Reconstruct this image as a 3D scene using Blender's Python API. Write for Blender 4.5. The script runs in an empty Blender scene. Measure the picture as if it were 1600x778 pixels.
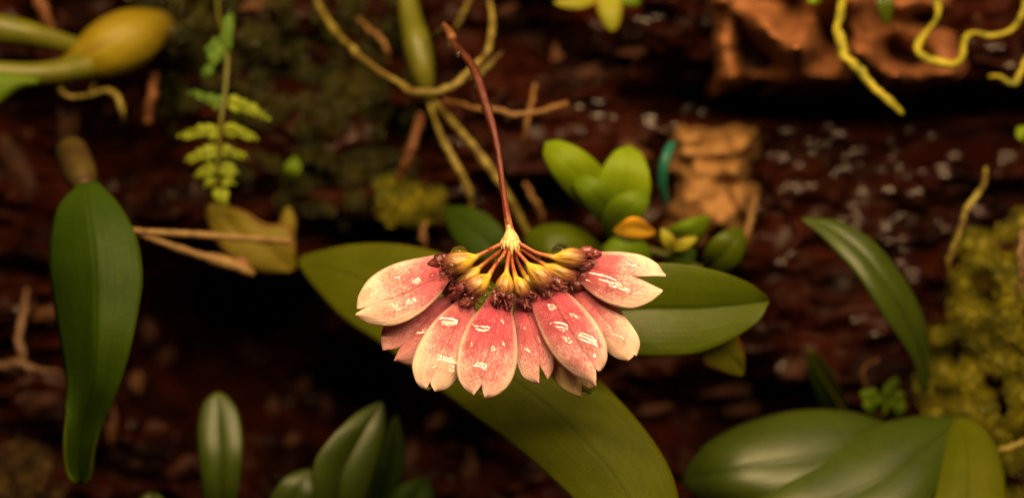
import bpy, math, random
import numpy as np
from mathutils import Vector
from mathutils.bvhtree import BVHTree

# ------------------------------------------------------------------ camera, world, lamps
S = bpy.context.scene
U = 0.01                 # all layout numbers below are centimetres
D = 22.0                 # camera to flower, cm
K = 0.01                 # cm per photograph pixel in the flower plane
rng = np.random.default_rng(7)
random.seed(7)
C = S.collection

cam = bpy.data.cameras.new("camera")
cam.sensor_width = 36
cam.lens = 18.0 / (8.0 / D)
cam.clip_start = 0.005
cam.clip_end = 50
cam.dof.use_dof = True
cam.dof.focus_distance = (D - 0.2) * U
cam.dof.aperture_fstop = 7.6
camo = bpy.data.objects.new("camera", cam)
camo.location = (0, -D * U, 0)
camo.rotation_euler = (math.pi / 2, 0, 0)
C.objects.link(camo)
S.camera = camo

W = bpy.data.worlds.new("World")
S.world = W
W.use_nodes = True
W.node_tree.nodes["Background"].inputs[0].default_value = (1.0, 0.62, 0.36, 1)
W.node_tree.nodes["Background"].inputs[1].default_value = 0.012

S.view_settings.view_transform = 'Standard'
S.view_settings.look = 'None'
S.view_settings.exposure = 0.0
S.view_settings.gamma = 1.0
S.cycles.use_denoising = True
S.cycles.max_bounces = 10
S.cycles.transmission_bounces = 10
S.cycles.sample_clamp_indirect = 6.0
S.cycles.blur_glossy = 0.3
S.cycles.caustics_refractive = True


def tube_lamp(loc, power, length, wide, yaw, target, col):
    l = bpy.data.lights.new("tube_lamp", 'AREA')
    l.shape = 'RECTANGLE'
    l.size, l.size_y = length * U, wide * U
    l.energy = power
    l.color = col
    o = bpy.data.objects.new("tube_lamp", l)
    o.location = Vector(loc) * U
    d = (Vector(target) - Vector(loc)).normalized()
    zax = -d
    xax = Vector((math.cos(yaw), math.sin(yaw), 0))
    xax = (xax - zax * xax.dot(zax)).normalized()
    yax = zax.cross(xax)
    from mathutils import Matrix
    o.rotation_euler = Matrix((xax, yax, zax)).transposed().to_euler()
    C.objects.link(o)
    return o


WARM = (1.0, 0.70, 0.34)
for k, (yy, zz) in enumerate(((-21.5, 12.0), (-16.5, 15.2), (-10.5, 17.5))):
    tube_lamp((2.0, yy, zz), 0.98, 30.0, 0.42, math.radians(-20), (0.3, 0.0, 0.0), WARM)
tube_lamp((24.0, -6.0, 30.0), 0.08, 1.3, 1.3, 0.4, (4.0, 2.0, 0.0), (0.50, 0.12, 1.0))


# ------------------------------------------------------------------ helpers
def pix(px, py, y):
    s = (D + y) / D * K
    return np.stack([(np.asarray(px, float) - 800) * s, np.asarray(y, float) + 0 * s,
                     (389 - np.asarray(py, float)) * s], -1)


def spline(pts, n):
    """resample a polyline as a Catmull-Rom curve, even along its length"""
    P = np.asarray(pts, float)
    if len(P) == 2:
        t = np.linspace(0, 1, n)[:, None]
        return P[0] * (1 - t) + P[1] * t
    Q = np.vstack([2 * P[0] - P[1], P, 2 * P[-1] - P[-2]])
    out = []
    for i in range(len(P) - 1):
        p0, p1, p2, p3 = Q[i:i + 4]
        t = np.linspace(0, 1, 14, endpoint=False)[:, None]
        out.append(0.5 * (2 * p1 + (p2 - p0) * t + (2 * p0 - 5 * p1 + 4 * p2 - p3) * t ** 2
                          + (3 * p1 - p0 - 3 * p2 + p3) * t ** 3))
    out.append(P[-1:])
    A = np.vstack(out)
    d = np.r_[0, np.cumsum(np.linalg.norm(np.diff(A[:, :2], axis=0), axis=1))]
    s = np.linspace(0, d[-1], n)
    return np.stack([np.interp(s, d, A[:, k]) for k in range(A.shape[1])], -1)


def lerp_list(vals, t):
    v = np.atleast_1d(np.asarray(vals, float))
    if len(v) == 1:
        return np.full_like(np.asarray(t, float), v[0])
    q = np.r_[2 * v[0] - v[1], v, 2 * v[-1] - v[-2]]          # smooth through the listed values
    x = np.clip(np.asarray(t, float), 0, 1) * (len(v) - 1)
    i = np.minimum(x.astype(int), len(v) - 2)
    f = x - i
    p0, p1, p2, p3 = q[i], q[i + 1], q[i + 2], q[i + 3]
    return 0.5 * (2 * p1 + (p2 - p0) * f + (2 * p0 - 5 * p1 + 4 * p2 - p3) * f ** 2 + (3 * p1 - p0 - 3 * p2 + p3) * f ** 3)


def vnoise(x, y, cell, seed):
    """smooth value noise in two dimensions"""
    r = np.random.default_rng(seed).random((64, 64))
    a, b = np.asarray(x) / cell, np.asarray(y) / cell
    i, j = np.floor(a).astype(int), np.floor(b).astype(int)
    f, g = a - i, b - j
    f, g = f * f * (3 - 2 * f), g * g * (3 - 2 * g)
    R = lambda p, q: r[p % 64, q % 64]
    return (R(i, j) * (1 - f) * (1 - g) + R(i + 1, j) * f * (1 - g) + R(i, j + 1) * (1 - f) * g + R(i + 1, j + 1) * f * g) * 2 - 1


def fbm(x, y, cell, seed, octv=4, gain=0.5):
    s, a = 0, 1.0
    for k in range(octv):
        s = s + a * vnoise(x, y, cell, seed + k)
        cell /= 2.03
        a *= gain
    return s


def props(o, label=None, cat=None, group=None, kind=None):
    if label: o["label"] = label
    if cat: o["category"] = cat
    if group: o["group"] = group
    if kind: o["kind"] = kind
    return o


def wloc(o):
    v = Vector((0, 0, 0))
    while o is not None:
        v = v + o.location
        o = o.parent
    return v


def empty(name, at, label, cat, group=None):
    o = bpy.data.objects.new(name, None)
    o.location = Vector(at) * U
    o.empty_display_size = 0.005
    C.objects.link(o)
    return props(o, label, cat, group)


def mesh(name, V, F, m, parent=None, uv=None, smooth=True, thick=0.0, origin=None, subd=0):
    """one mesh object; V in cm world coordinates, its origin set at the piece's own base"""
    V = np.asarray(V, float)
    o0 = np.asarray(V[0] if origin is None else origin, float)
    me = bpy.data.meshes.new(name)
    me.from_pydata(((V - o0) * U).tolist(), [], [tuple(f) for f in F])
    if uv is not None:
        lay = me.uv_layers.new(name="UVMap")
        idx = np.empty(len(me.loops), int)
        me.loops.foreach_get("vertex_index", idx)
        lay.data.foreach_set("uv", np.asarray(uv, float)[idx].ravel())
    if smooth:
        me.polygons.foreach_set("use_smooth", np.ones(len(me.polygons), bool))
    if m:
        me.materials.append(m)
    o = bpy.data.objects.new(name, me)
    C.objects.link(o)
    loc = Vector(o0) * U
    if parent is not None:
        o.parent = parent
        loc = loc - wloc(parent)
    o.location = loc
    if thick:
        md = o.modifiers.new("thickness", 'SOLIDIFY')
        md.thickness = thick * U
        md.offset = 0
    if subd:
        md = o.modifiers.new("smooth", 'SUBSURF')
        md.levels = md.render_levels = subd
    return o


def grid_faces(nu, nv, close_v=False):
    F = []
    for i in range(nu - 1):
        for j in range(nv if close_v else nv - 1):
            k = (j + 1) % nv
            F.append((i * nv + j, (i + 1) * nv + j, (i + 1) * nv + k, i * nv + k))
    return F


def surface(name, L, R, y, m, parent=None, bulge=0.0, fold=0.0, tilt=0.0, ripple=0.0, nu=30, nv=13, thick=0.035, seed=0,
            v0=-1.0, v1=1.0, axis=None, own=0.0):
    """a blade between two edge curves (photograph pixels, base to tip); y, bulge, fold and tilt are lists along its length"""
    A, B = spline(L, nu), spline(R, nu)
    w = np.linspace(0, 1, nv)[None, :, None]
    p = A[:, None, :] * (1 - w) + B[:, None, :] * w
    if axis is None:
        t = np.repeat(np.linspace(0, 1, nu)[:, None], nv, 1)
    else:
        a, b = np.asarray(axis[0], float), np.asarray(axis[1], float)
        t = ((p - a) @ (b - a)) / ((b - a) @ (b - a))
    ww = np.repeat(np.linspace(0, 1, nv)[None, :], nu, 0)
    V = v0 + (v1 - v0) * ww
    yy = lerp_list(y, t) - lerp_list(bulge, t) * (1 - V ** 2) + lerp_list(fold, t) * (1 - np.abs(V)) + lerp_list(tilt, t) * V
    yy = yy - own * (1 - (2 * ww - 1) ** 2) * np.sin(np.clip(t, 0, 1) * math.pi)
    if ripple:
        yy = yy + ripple * vnoise(t * 9 + seed, V * 2.0 + seed * 3.1, 1.3, 11 + seed) * np.abs(V) ** 1.5
    P = pix(p[..., 0], p[..., 1], yy)
    uv = np.stack([t, V * 0.5 + 0.5], -1).reshape(-1, 2)
    return mesh(name, P.reshape(-1, 3), grid_faces(nu, nv), m, parent, uv, thick=thick, origin=P[0, nv // 2])


def oval(base, tip, width, blunt=0.5, bend=0.0, n=15):
    """edge curves of an oval leaf from base to tip, pixels"""
    a, b = np.asarray(base, float), np.asarray(tip, float)
    d = b - a
    ln = np.linalg.norm(d)
    d = d / ln
    nrm = np.array([-d[1], d[0]])
    L, R = [], []
    for t in np.linspace(0, 1, n):
        r = width / 2 * (math.sin(math.pi * t ** (0.75 + blunt * 0.5)) ** (0.5 if blunt < 0.38 else 0.72)) + (width * 0.05 if t == 0 else 0)
        c = a + d * ln * t + nrm * bend * ln * math.sin(math.pi * t)
        L.append(c + nrm * r)
        R.append(c - nrm * r)
    return L, R


def tube(name, path, rad, m, parent=None, ns=10, n=40, wob=0.0, seed=0, caps=True, pxrad=True, jit=0.0):
    """a round stem along (px, py, y) points; rad in photograph pixels, a list along the length"""
    Q = spline(np.asarray(path, float), n)
    t = np.linspace(0, 1, n)
    if jit:
        for ax in (0, 1):
            Q[:, ax] += jit * np.sin(np.pi * t) * fbm(t * 14, t * 0 + ax * 7 + seed, 1.0, 40 + seed + ax, 3)
    P = pix(Q[:, 0], Q[:, 1], Q[:, 2])
    r = lerp_list(rad, t) * K * ((D + Q[:, 2]) / D if pxrad else 1)
    if wob:
        r = r * (1 + wob * vnoise(t * 30 + seed, t * 0 + seed, 1.0, 5 + seed))
    T = np.gradient(P, axis=0)
    T /= np.linalg.norm(T, axis=1)[:, None] + 1e-9
    up = np.array([0.13, -1.0, 0.21])
    V, uv = [], []
    for i in range(n):
        a = np.cross(T[i], up)
        a /= np.linalg.norm(a)
        b = np.cross(T[i], a)
        for k in range(ns):
            ph = 2 * math.pi * k / ns
            V.append(P[i] + r[i] * (math.cos(ph) * a + math.sin(ph) * b))
            uv.append((t[i], k / ns))
    F = grid_faces(n, ns, True)
    if caps:
        V += [P[0] - T[0] * r[0] * 0.5, P[-1] + T[-1] * r[-1] * 0.5]
        uv += [(0, 0), (1, 0)]
        c0, c1 = n * ns, n * ns + 1
        for k in range(ns):
            F.append((c0, k, (k + 1) % ns))
            F.append((c1, (n - 1) * ns + (k + 1) % ns, (n - 1) * ns + k))
    return mesh(name, V, F, m, parent, uv, origin=P[0])


def ico(sub=2):
    import bmesh
    bm = bmesh.new()
    bmesh.ops.create_icosphere(bm, subdivisions=sub, radius=1)
    V = np.array([v.co[:] for v in bm.verts])
    F = [tuple(v.index for v in f.verts) for f in bm.faces]
    bm.free()
    return V, F


ICO1, ICO2, ICO3 = ico(1), ico(2), ico(3)


# ------------------------------------------------------------------ materials
def new_mat(name):
    m = bpy.data.materials.new(name)
    m.use_nodes = True
    nt = m.node_tree
    nt.nodes.clear()
    return m, nt


class NT:
    def __init__(s, nt):
        s.nt = nt

    def n(s, typ, ins=None, **kw):
        nd = s.nt.nodes.new(typ)
        for k, v in kw.items():
            setattr(nd, k, v)
        for k, v in (ins or {}).items():
            if hasattr(v, 'is_output') or isinstance(v, bpy.types.NodeSocket):
                s.nt.links.new(v, nd.inputs[k])
            else:
                nd.inputs[k].default_value = v
        return nd

    def math(s, op, a, b=0.0, clamp=False):
        nd = s.n('ShaderNodeMath', {0: a, 1: b}, operation=op, use_clamp=clamp)
        return nd.outputs[0]

    def ramp(s, fac, stops):
        nd = s.n('ShaderNodeValToRGB', {0: fac})
        el = nd.color_ramp.elements
        el[0].position, el[1].position = stops[0][0], stops[-1][0]
        el[0].color, el[1].color = rgba(stops[0][1]), rgba(stops[-1][1])
        for p, c in stops[1:-1]:
            e = el.new(p)
            e.color = rgba(c)
        return nd.outputs[0]

    def step(s, fac, lo, hi):
        nd = s.n('ShaderNodeMapRange', {0: fac, 1: lo, 2: hi, 3: 0.0, 4: 1.0}, interpolation_type='SMOOTHSTEP')
        return nd.outputs[0]

    def mix(s, fac, a, b, mode='MIX'):
        nd = s.n('ShaderNodeMix', data_type='RGBA', blend_type=mode)
        for i, v in ((0, fac), (6, a), (7, b)):
            if isinstance(v, bpy.types.NodeSocket):
                s.nt.links.new(v, nd.inputs[i])
            else:
                nd.inputs[i].default_value = v if i == 0 else rgba(v)
        return nd.outputs[2]

    def noise(s, scale, vec=None, detail=4.0, rough=0.55, dist=0.0):
        ins = {'Scale': scale, 'Detail': detail, 'Roughness': rough, 'Distortion': dist}
        if vec is not None:
            ins['Vector'] = vec
        return s.n('ShaderNodeTexNoise', ins).outputs[0]


def rgba(c):
    if isinstance(c, (int, float)):
        return (c, c, c, 1)
    return (*c[:3], 1)


def finish(T, bsdf, trans=None, col=None):
    out = T.n('ShaderNodeOutputMaterial')
    if trans:
        tr = T.n('ShaderNodeBsdfTranslucent', {'Color': col})
        mx = T.n('ShaderNodeMixShader', {0: trans, 1: bsdf.outputs[0], 2: tr.outputs[0]})
        T.nt.links.new(mx.outputs[0], out.inputs[0])
    else:
        T.nt.links.new(bsdf.outputs[0], out.inputs[0])


def leaf_mat(name, c1, c2, rough=0.34, trans=0.22, rib=0.5, vein=0.35, coat=0.25, edge=None, spots=None, tipcol=None, spec=0.12):
    m, nt = new_mat(name)
    T = NT(nt)
    uv = T.n('ShaderNodeTexCoord')
    sep = T.n('ShaderNodeSeparateXYZ', {0: uv.outputs['UV']})
    u, v = sep.outputs[0], sep.outputs[1]
    big = T.noise(130, uv.outputs['Object'], 3)
    col = T.mix(T.ramp(big, [(0.3, 0), (0.72, 1)]), c1, c2)
    vec = T.n('ShaderNodeCombineXYZ', {0: T.math('MULTIPLY', u, 2.2), 1: T.math('MULTIPLY', v, 44), 2: 0.0}).outputs[0]
    lines = T.noise(1.0, vec, 3, 0.6)
    col = T.mix(T.math('MULTIPLY', T.ramp(lines, [(0.35, 1), (0.6, 0)]), vein), col, tuple(x * 0.62 for x in c1))
    off = T.math('ABSOLUTE', T.math('SUBTRACT', v, 0.5))
    ribm = T.ramp(off, [(0.0, 1), (0.022, 0.35), (0.05, 0)])
    col = T.mix(T.math('MULTIPLY', ribm, rib), col, tuple(x * 0.5 for x in c1))
    fine = T.noise(2600, uv.outputs['Object'], 2)
    col = T.mix(T.math('MULTIPLY', T.ramp(fine, [(0.55, 0), (0.7, 1)]), 0.22), col, tuple(min(1, x * 1.7 + 0.01) for x in c2))
    if edge:
        em = T.ramp(T.math('ADD', off, T.math('MULTIPLY', T.math('SUBTRACT', big, 0.5), 0.12)), [(0.38, 0), (0.46, 1)])
        col = T.mix(em, col, edge)
    if tipcol:
        tm = T.ramp(T.math('ADD', u, T.math('MULTIPLY', T.math('SUBTRACT', big, 0.5), 0.3)), [(0.72, 0), (1.0, 1)])
        col = T.mix(tm, col, tipcol)
    if spots:
        sp = T.noise(900, uv.outputs['Object'], 2, 0.5)
        col = T.mix(T.ramp(sp, [(0.66, 0), (0.72, 1)]), col, spots)
    scar = T.step(T.noise(330, uv.outputs['Object'], 4, 0.65, 0.6), 0.66, 0.72)
    col = T.mix(T.math('MULTIPLY', scar, 0.4), col, (c1[0] * 1.5 + 0.008, c1[1] * 0.9, c1[2]))
    worn = T.step(T.math('ADD', off, T.math('MULTIPLY', T.math('SUBTRACT', fine, 0.5), 0.03)), 0.482, 0.497)
    col = T.mix(T.math('MULTIPLY', worn, 0.5), col, (c2[0] * 1.6 + 0.02, c2[1] * 1.2 + 0.01, c2[2]))
    h = T.math('ADD', T.math('MULTIPLY', lines, 0.7), T.math('MULTIPLY', fine, 0.3))
    h = T.math('SUBTRACT', h, T.math('MULTIPLY', ribm, 0.9))
    bp = T.n('ShaderNodeBump', {'Strength': 0.3, 'Distance': 0.0006, 'Height': h})
    b = T.n('ShaderNodeBsdfPrincipled', {'Base Color': col, 'Roughness': T.math('ADD', rough - 0.1, T.math('MULTIPLY', T.noise(420, uv.outputs['Object'], 4), 0.22)),
                                         'Coat Weight': coat, 'Coat Roughness': 0.22,
                                         'Specular IOR Level': spec, 'Normal': bp.outputs[0]})
    lighter = T.mix(0.5, col, (c2[0] * 1.3, c2[1] * 1.5, c2[2] * 0.8))
    finish(T, b, trans, lighter)
    return m


def sepal_mat(name, cream, red, deep, redness, seed):
    m, nt = new_mat(name)
    T = NT(nt)
    tc = T.n('ShaderNodeTexCoord')
    sep = T.n('ShaderNodeSeparateXYZ', {0: tc.outputs['UV']})
    u, v = sep.outputs[0], sep.outputs[1]
    big = T.noise(260, tc.outputs['Object'], 3, 0.6)
    off = T.math('MULTIPLY', T.math('ABSOLUTE', T.math('SUBTRACT', v, 0.5)), 2.0)
    # redness: strong at base and along the middle, fading to cream at tip and rims
    r = T.math('SUBTRACT', redness, u)
    r = T.math('SUBTRACT', r, T.math('MULTIPLY', T.math('POWER', off, 3.0), 0.34))
    r = T.math('ADD', r, T.math('MULTIPLY', T.math('SUBTRACT', big, 0.5), 0.75))
    vec = T.n('ShaderNodeCombineXYZ', {0: T.math('MULTIPLY', u, 15.0), 1: T.math('MULTIPLY', v, 26), 2: float(seed)}).outputs[0]
    sp = T.noise(1.5, vec, 4, 0.7, 0.4)
    sp2 = T.noise(2.2, vec, 3, 0.7)
    wash = T.step(r, -0.25, 0.55)
    col = T.mix(T.math('MULTIPLY', wash, 0.85), cream, red)
    patch = T.step(T.math('ADD', r, T.math('MULTIPLY', T.math('SUBTRACT', sp, 0.5), 0.7)), 0.15, 0.8)
    col = T.mix(T.math('MULTIPLY', patch, 0.75), col, tuple(0.45 * a + 0.55 * b for a, b in zip(red, deep)))
    core = T.step(T.math('ADD', r, T.math('MULTIPLY', T.math('SUBTRACT', sp2, 0.5), 0.9)), 0.42, 1.0)
    col = T.mix(T.math('MULTIPLY', core, 0.9), col, tuple(1.15 * x for x in deep))
    dots = T.noise(3.0, vec, 2, 0.6)
    spk = T.math('ADD', T.math('MULTIPLY', r, 0.55), T.math('ADD', T.math('MULTIPLY', sp, 0.55), T.math('ADD', T.math('MULTIPLY', sp2, 0.55), T.math('MULTIPLY', dots, 0.8))))
    col = T.mix(T.math('MULTIPLY', T.step(spk, 1.05, 1.25), 0.85), col, deep)
    pale = T.math('ADD', T.math('MULTIPLY', dots, 0.8), T.math('MULTIPLY', sp2, 0.35))
    col = T.mix(T.math('MULTIPLY', T.step(pale, 0.62, 0.76), 0.5), col, tuple(x * 0.9 for x in cream))
    rim = T.ramp(T.math('ADD', off, T.math('MULTIPLY', T.math('SUBTRACT', sp2, 0.5), 0.2)), [(0.80, 0), (0.98, 1)])
    col = T.mix(T.math('MULTIPLY', T.math('MULTIPLY', rim, T.step(u, 0.05, 0.5)), 0.75), col, cream)
    # fine veins running to the tip
    vv = T.n('ShaderNodeCombineXYZ', {0: T.math('MULTIPLY', u, 1.4), 1: T.math('MULTIPLY', v, 40), 2: seed * 1.7}).outputs[0]
    vein = T.noise(1.0, vv, 3, 0.6)
    col = T.mix(T.math('MULTIPLY', T.ramp(vein, [(0.5, 0), (0.66, 1)]), 0.34), col, tuple(0.6 * a + 0.25 * b for a, b in zip(deep, cream)))
    grain = T.noise(4200, tc.outputs['Object'], 2)
    h = T.math('ADD', T.math('MULTIPLY', sp2, 0.6), T.math('ADD', T.math('MULTIPLY', grain, 0.3), T.math('MULTIPLY', vein, 0.5)))
    bp = T.n('ShaderNodeBump', {'Strength': 0.6, 'Distance': 0.0008, 'Height': h})
    wet = T.noise(420, tc.outputs['Object'], 2)
    bp2 = T.n('ShaderNodeBump', {'Strength': 0.5, 'Distance': 0.0010, 'Height': T.noise(1100, tc.outputs['Object'], 2)})
    b = T.n('ShaderNodeBsdfPrincipled', {'Base Color': col, 'Roughness': 0.42, 'Specular IOR Level': 0.4,
                                         'Coat Weight': T.ramp(wet, [(0.48, 0.1), (0.6, 0.8)]), 'Coat Roughness': 0.09,
                                         'Coat IOR': 1.33, 'Normal': bp.outputs[0], 'Coat Normal': bp2.outputs[0],
                                         'Sheen Weight': 0.15})
    finish(T, b, 0.3, col)
    return m


def plain_mat(name, c1, c2, scale=300, rough=0.4, coat=0.2, bump=0.3, trans=None, ucols=None, stripes=None, aniso=None, lo=0.35, hi=0.65):
    """two-tone mottled matter; ucols colours along UV u; stripes along the length"""
    m, nt = new_mat(name)
    T = NT(nt)
    tc = T.n('ShaderNodeTexCoord')
    sep = T.n('ShaderNodeSeparateXYZ', {0: tc.outputs['UV']})
    vec = tc.outputs['Object']
    if aniso:
        vec = T.n('ShaderNodeMapping', {'Vector': vec, 'Scale': aniso}).outputs[0]
    nz = T.noise(scale, vec, 5, 0.6)
    f = T.ramp(nz, [(lo, 0), (hi, 1)])
    if ucols:
        j = T.math('ADD', sep.outputs[0], T.math('MULTIPLY', T.math('SUBTRACT', nz, 0.5), 0.25))
        col = T.ramp(j, ucols)
        col = T.mix(T.math('MULTIPLY', f, 0.35), col, c2)
    else:
        col = T.mix(f, c1, c2)
    h = nz
    if stripes:
        sv = T.n('ShaderNodeCombineXYZ', {0: T.math('MULTIPLY', sep.outputs[0], 1.3), 1: T.math('MULTIPLY', sep.outputs[1], stripes[0]), 2: 0.0}).outputs[0]
        st = T.noise(1.0, sv, 2, 0.5)
        col = T.mix(T.math('MULTIPLY', T.ramp(st, [(0.5, 0), (0.62, 1)]), stripes[2]), col, stripes[1])
        h = T.math('ADD', nz, st)
    bp = T.n('ShaderNodeBump', {'Strength': bump, 'Distance': 0.001, 'Height': h})
    b = T.n('ShaderNodeBsdfPrincipled', {'Base Color': col, 'Roughness': rough, 'Coat Weight': coat, 'Coat Roughness': 0.12,
                                         'Coat IOR': 1.35, 'Specular IOR Level': 0.4 if coat > 0.3 else 0.18, 'Normal': bp.outputs[0]})
    finish(T, b, trans, col)
    return m


def water_mat():
    m, nt = new_mat("water")
    T = NT(nt)
    b = T.n('ShaderNodeBsdfPrincipled', {'Base Color': (0.98, 0.98, 0.97, 1), 'Roughness': 0.05, 'IOR': 1.33,
                                         'Transmission Weight': 1.0})
    a = T.n('ShaderNodeBsdfTransparent', {'Color': (0.98, 0.98, 0.98, 1)})
    mx = T.n('ShaderNodeMixShader', {0: 0.35, 1: b.outputs[0], 2: a.outputs[0]})
    out = T.n('ShaderNodeOutputMaterial')
    nt.links.new(mx.outputs[0], out.inputs[0])
    return m


def film_mat():
    """a thin film of water lying on a surface: clear straight through, mirror by Fresnel"""
    m, nt = new_mat("water_film")
    T = NT(nt)
    lw = T.n('ShaderNodeLayerWeight', {'Blend': 0.5})
    fr = T.math('ADD', 0.05, T.math('MULTIPLY', T.math('POWER', lw.outputs['Facing'], 5.0), 0.6))
    a = T.n('ShaderNodeBsdfTransparent', {'Color': (0.97, 0.95, 0.94, 1)})
    b = T.n('ShaderNodeBsdfGlossy', {'Color': (1, 1, 1, 1), 'Roughness': 0.09})
    mx = T.n('ShaderNodeMixShader', {0: fr, 1: a.outputs[0], 2: b.outputs[0]})
    out = T.n('ShaderNodeOutputMaterial')
    nt.links.new(mx.outputs[0], out.inputs[0])
    return m


def wall_mat():
    m, nt = new_mat("wet_peat")
    T = NT(nt)
    tc = T.n('ShaderNodeTexCoord')
    mp = T.n('ShaderNodeMapping', {'Vector': tc.outputs['Object'], 'Scale': (1.0, 1.0, 1.9)}).outputs[0]
    a = T.noise(55, mp, 5, 0.6)
    b_ = T.noise(240, mp, 5, 0.65)
    col = T.mix(T.ramp(a, [(0.38, 0), (0.66, 1)]), (0.0032, 0.0007, 0.0003), (0.022, 0.0036, 0.0009))
    col = T.mix(T.math('MULTIPLY', T.ramp(b_, [(0.55, 0), (0.75, 1)]), 0.45), col, (0.036, 0.008, 0.002))
    h = T.math('ADD', T.math('MULTIPLY', b_, 0.8), T.math('MULTIPLY', T.noise(900, tc.outputs['Object'], 3), 0.22))
    bp = T.n('ShaderNodeBump', {'Strength': 0.25, 'Distance': 0.0022, 'Height': h})
    w = T.noise(90, mp, 3)
    bd = T.n('ShaderNodeBsdfPrincipled', {'Base Color': col, 'Roughness': T.ramp(w, [(0.4, 0.35), (0.6, 0.6)]),
                                          'Coat Weight': T.ramp(w, [(0.40, 0.12), (0.5, 0.0)]), 'Coat Roughness': 0.2, 'Coat IOR': 1.4, 'Specular IOR Level': 0.05,
                                          'Normal': bp.outputs[0]})
    finish(T, bd)
    return m


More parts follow.
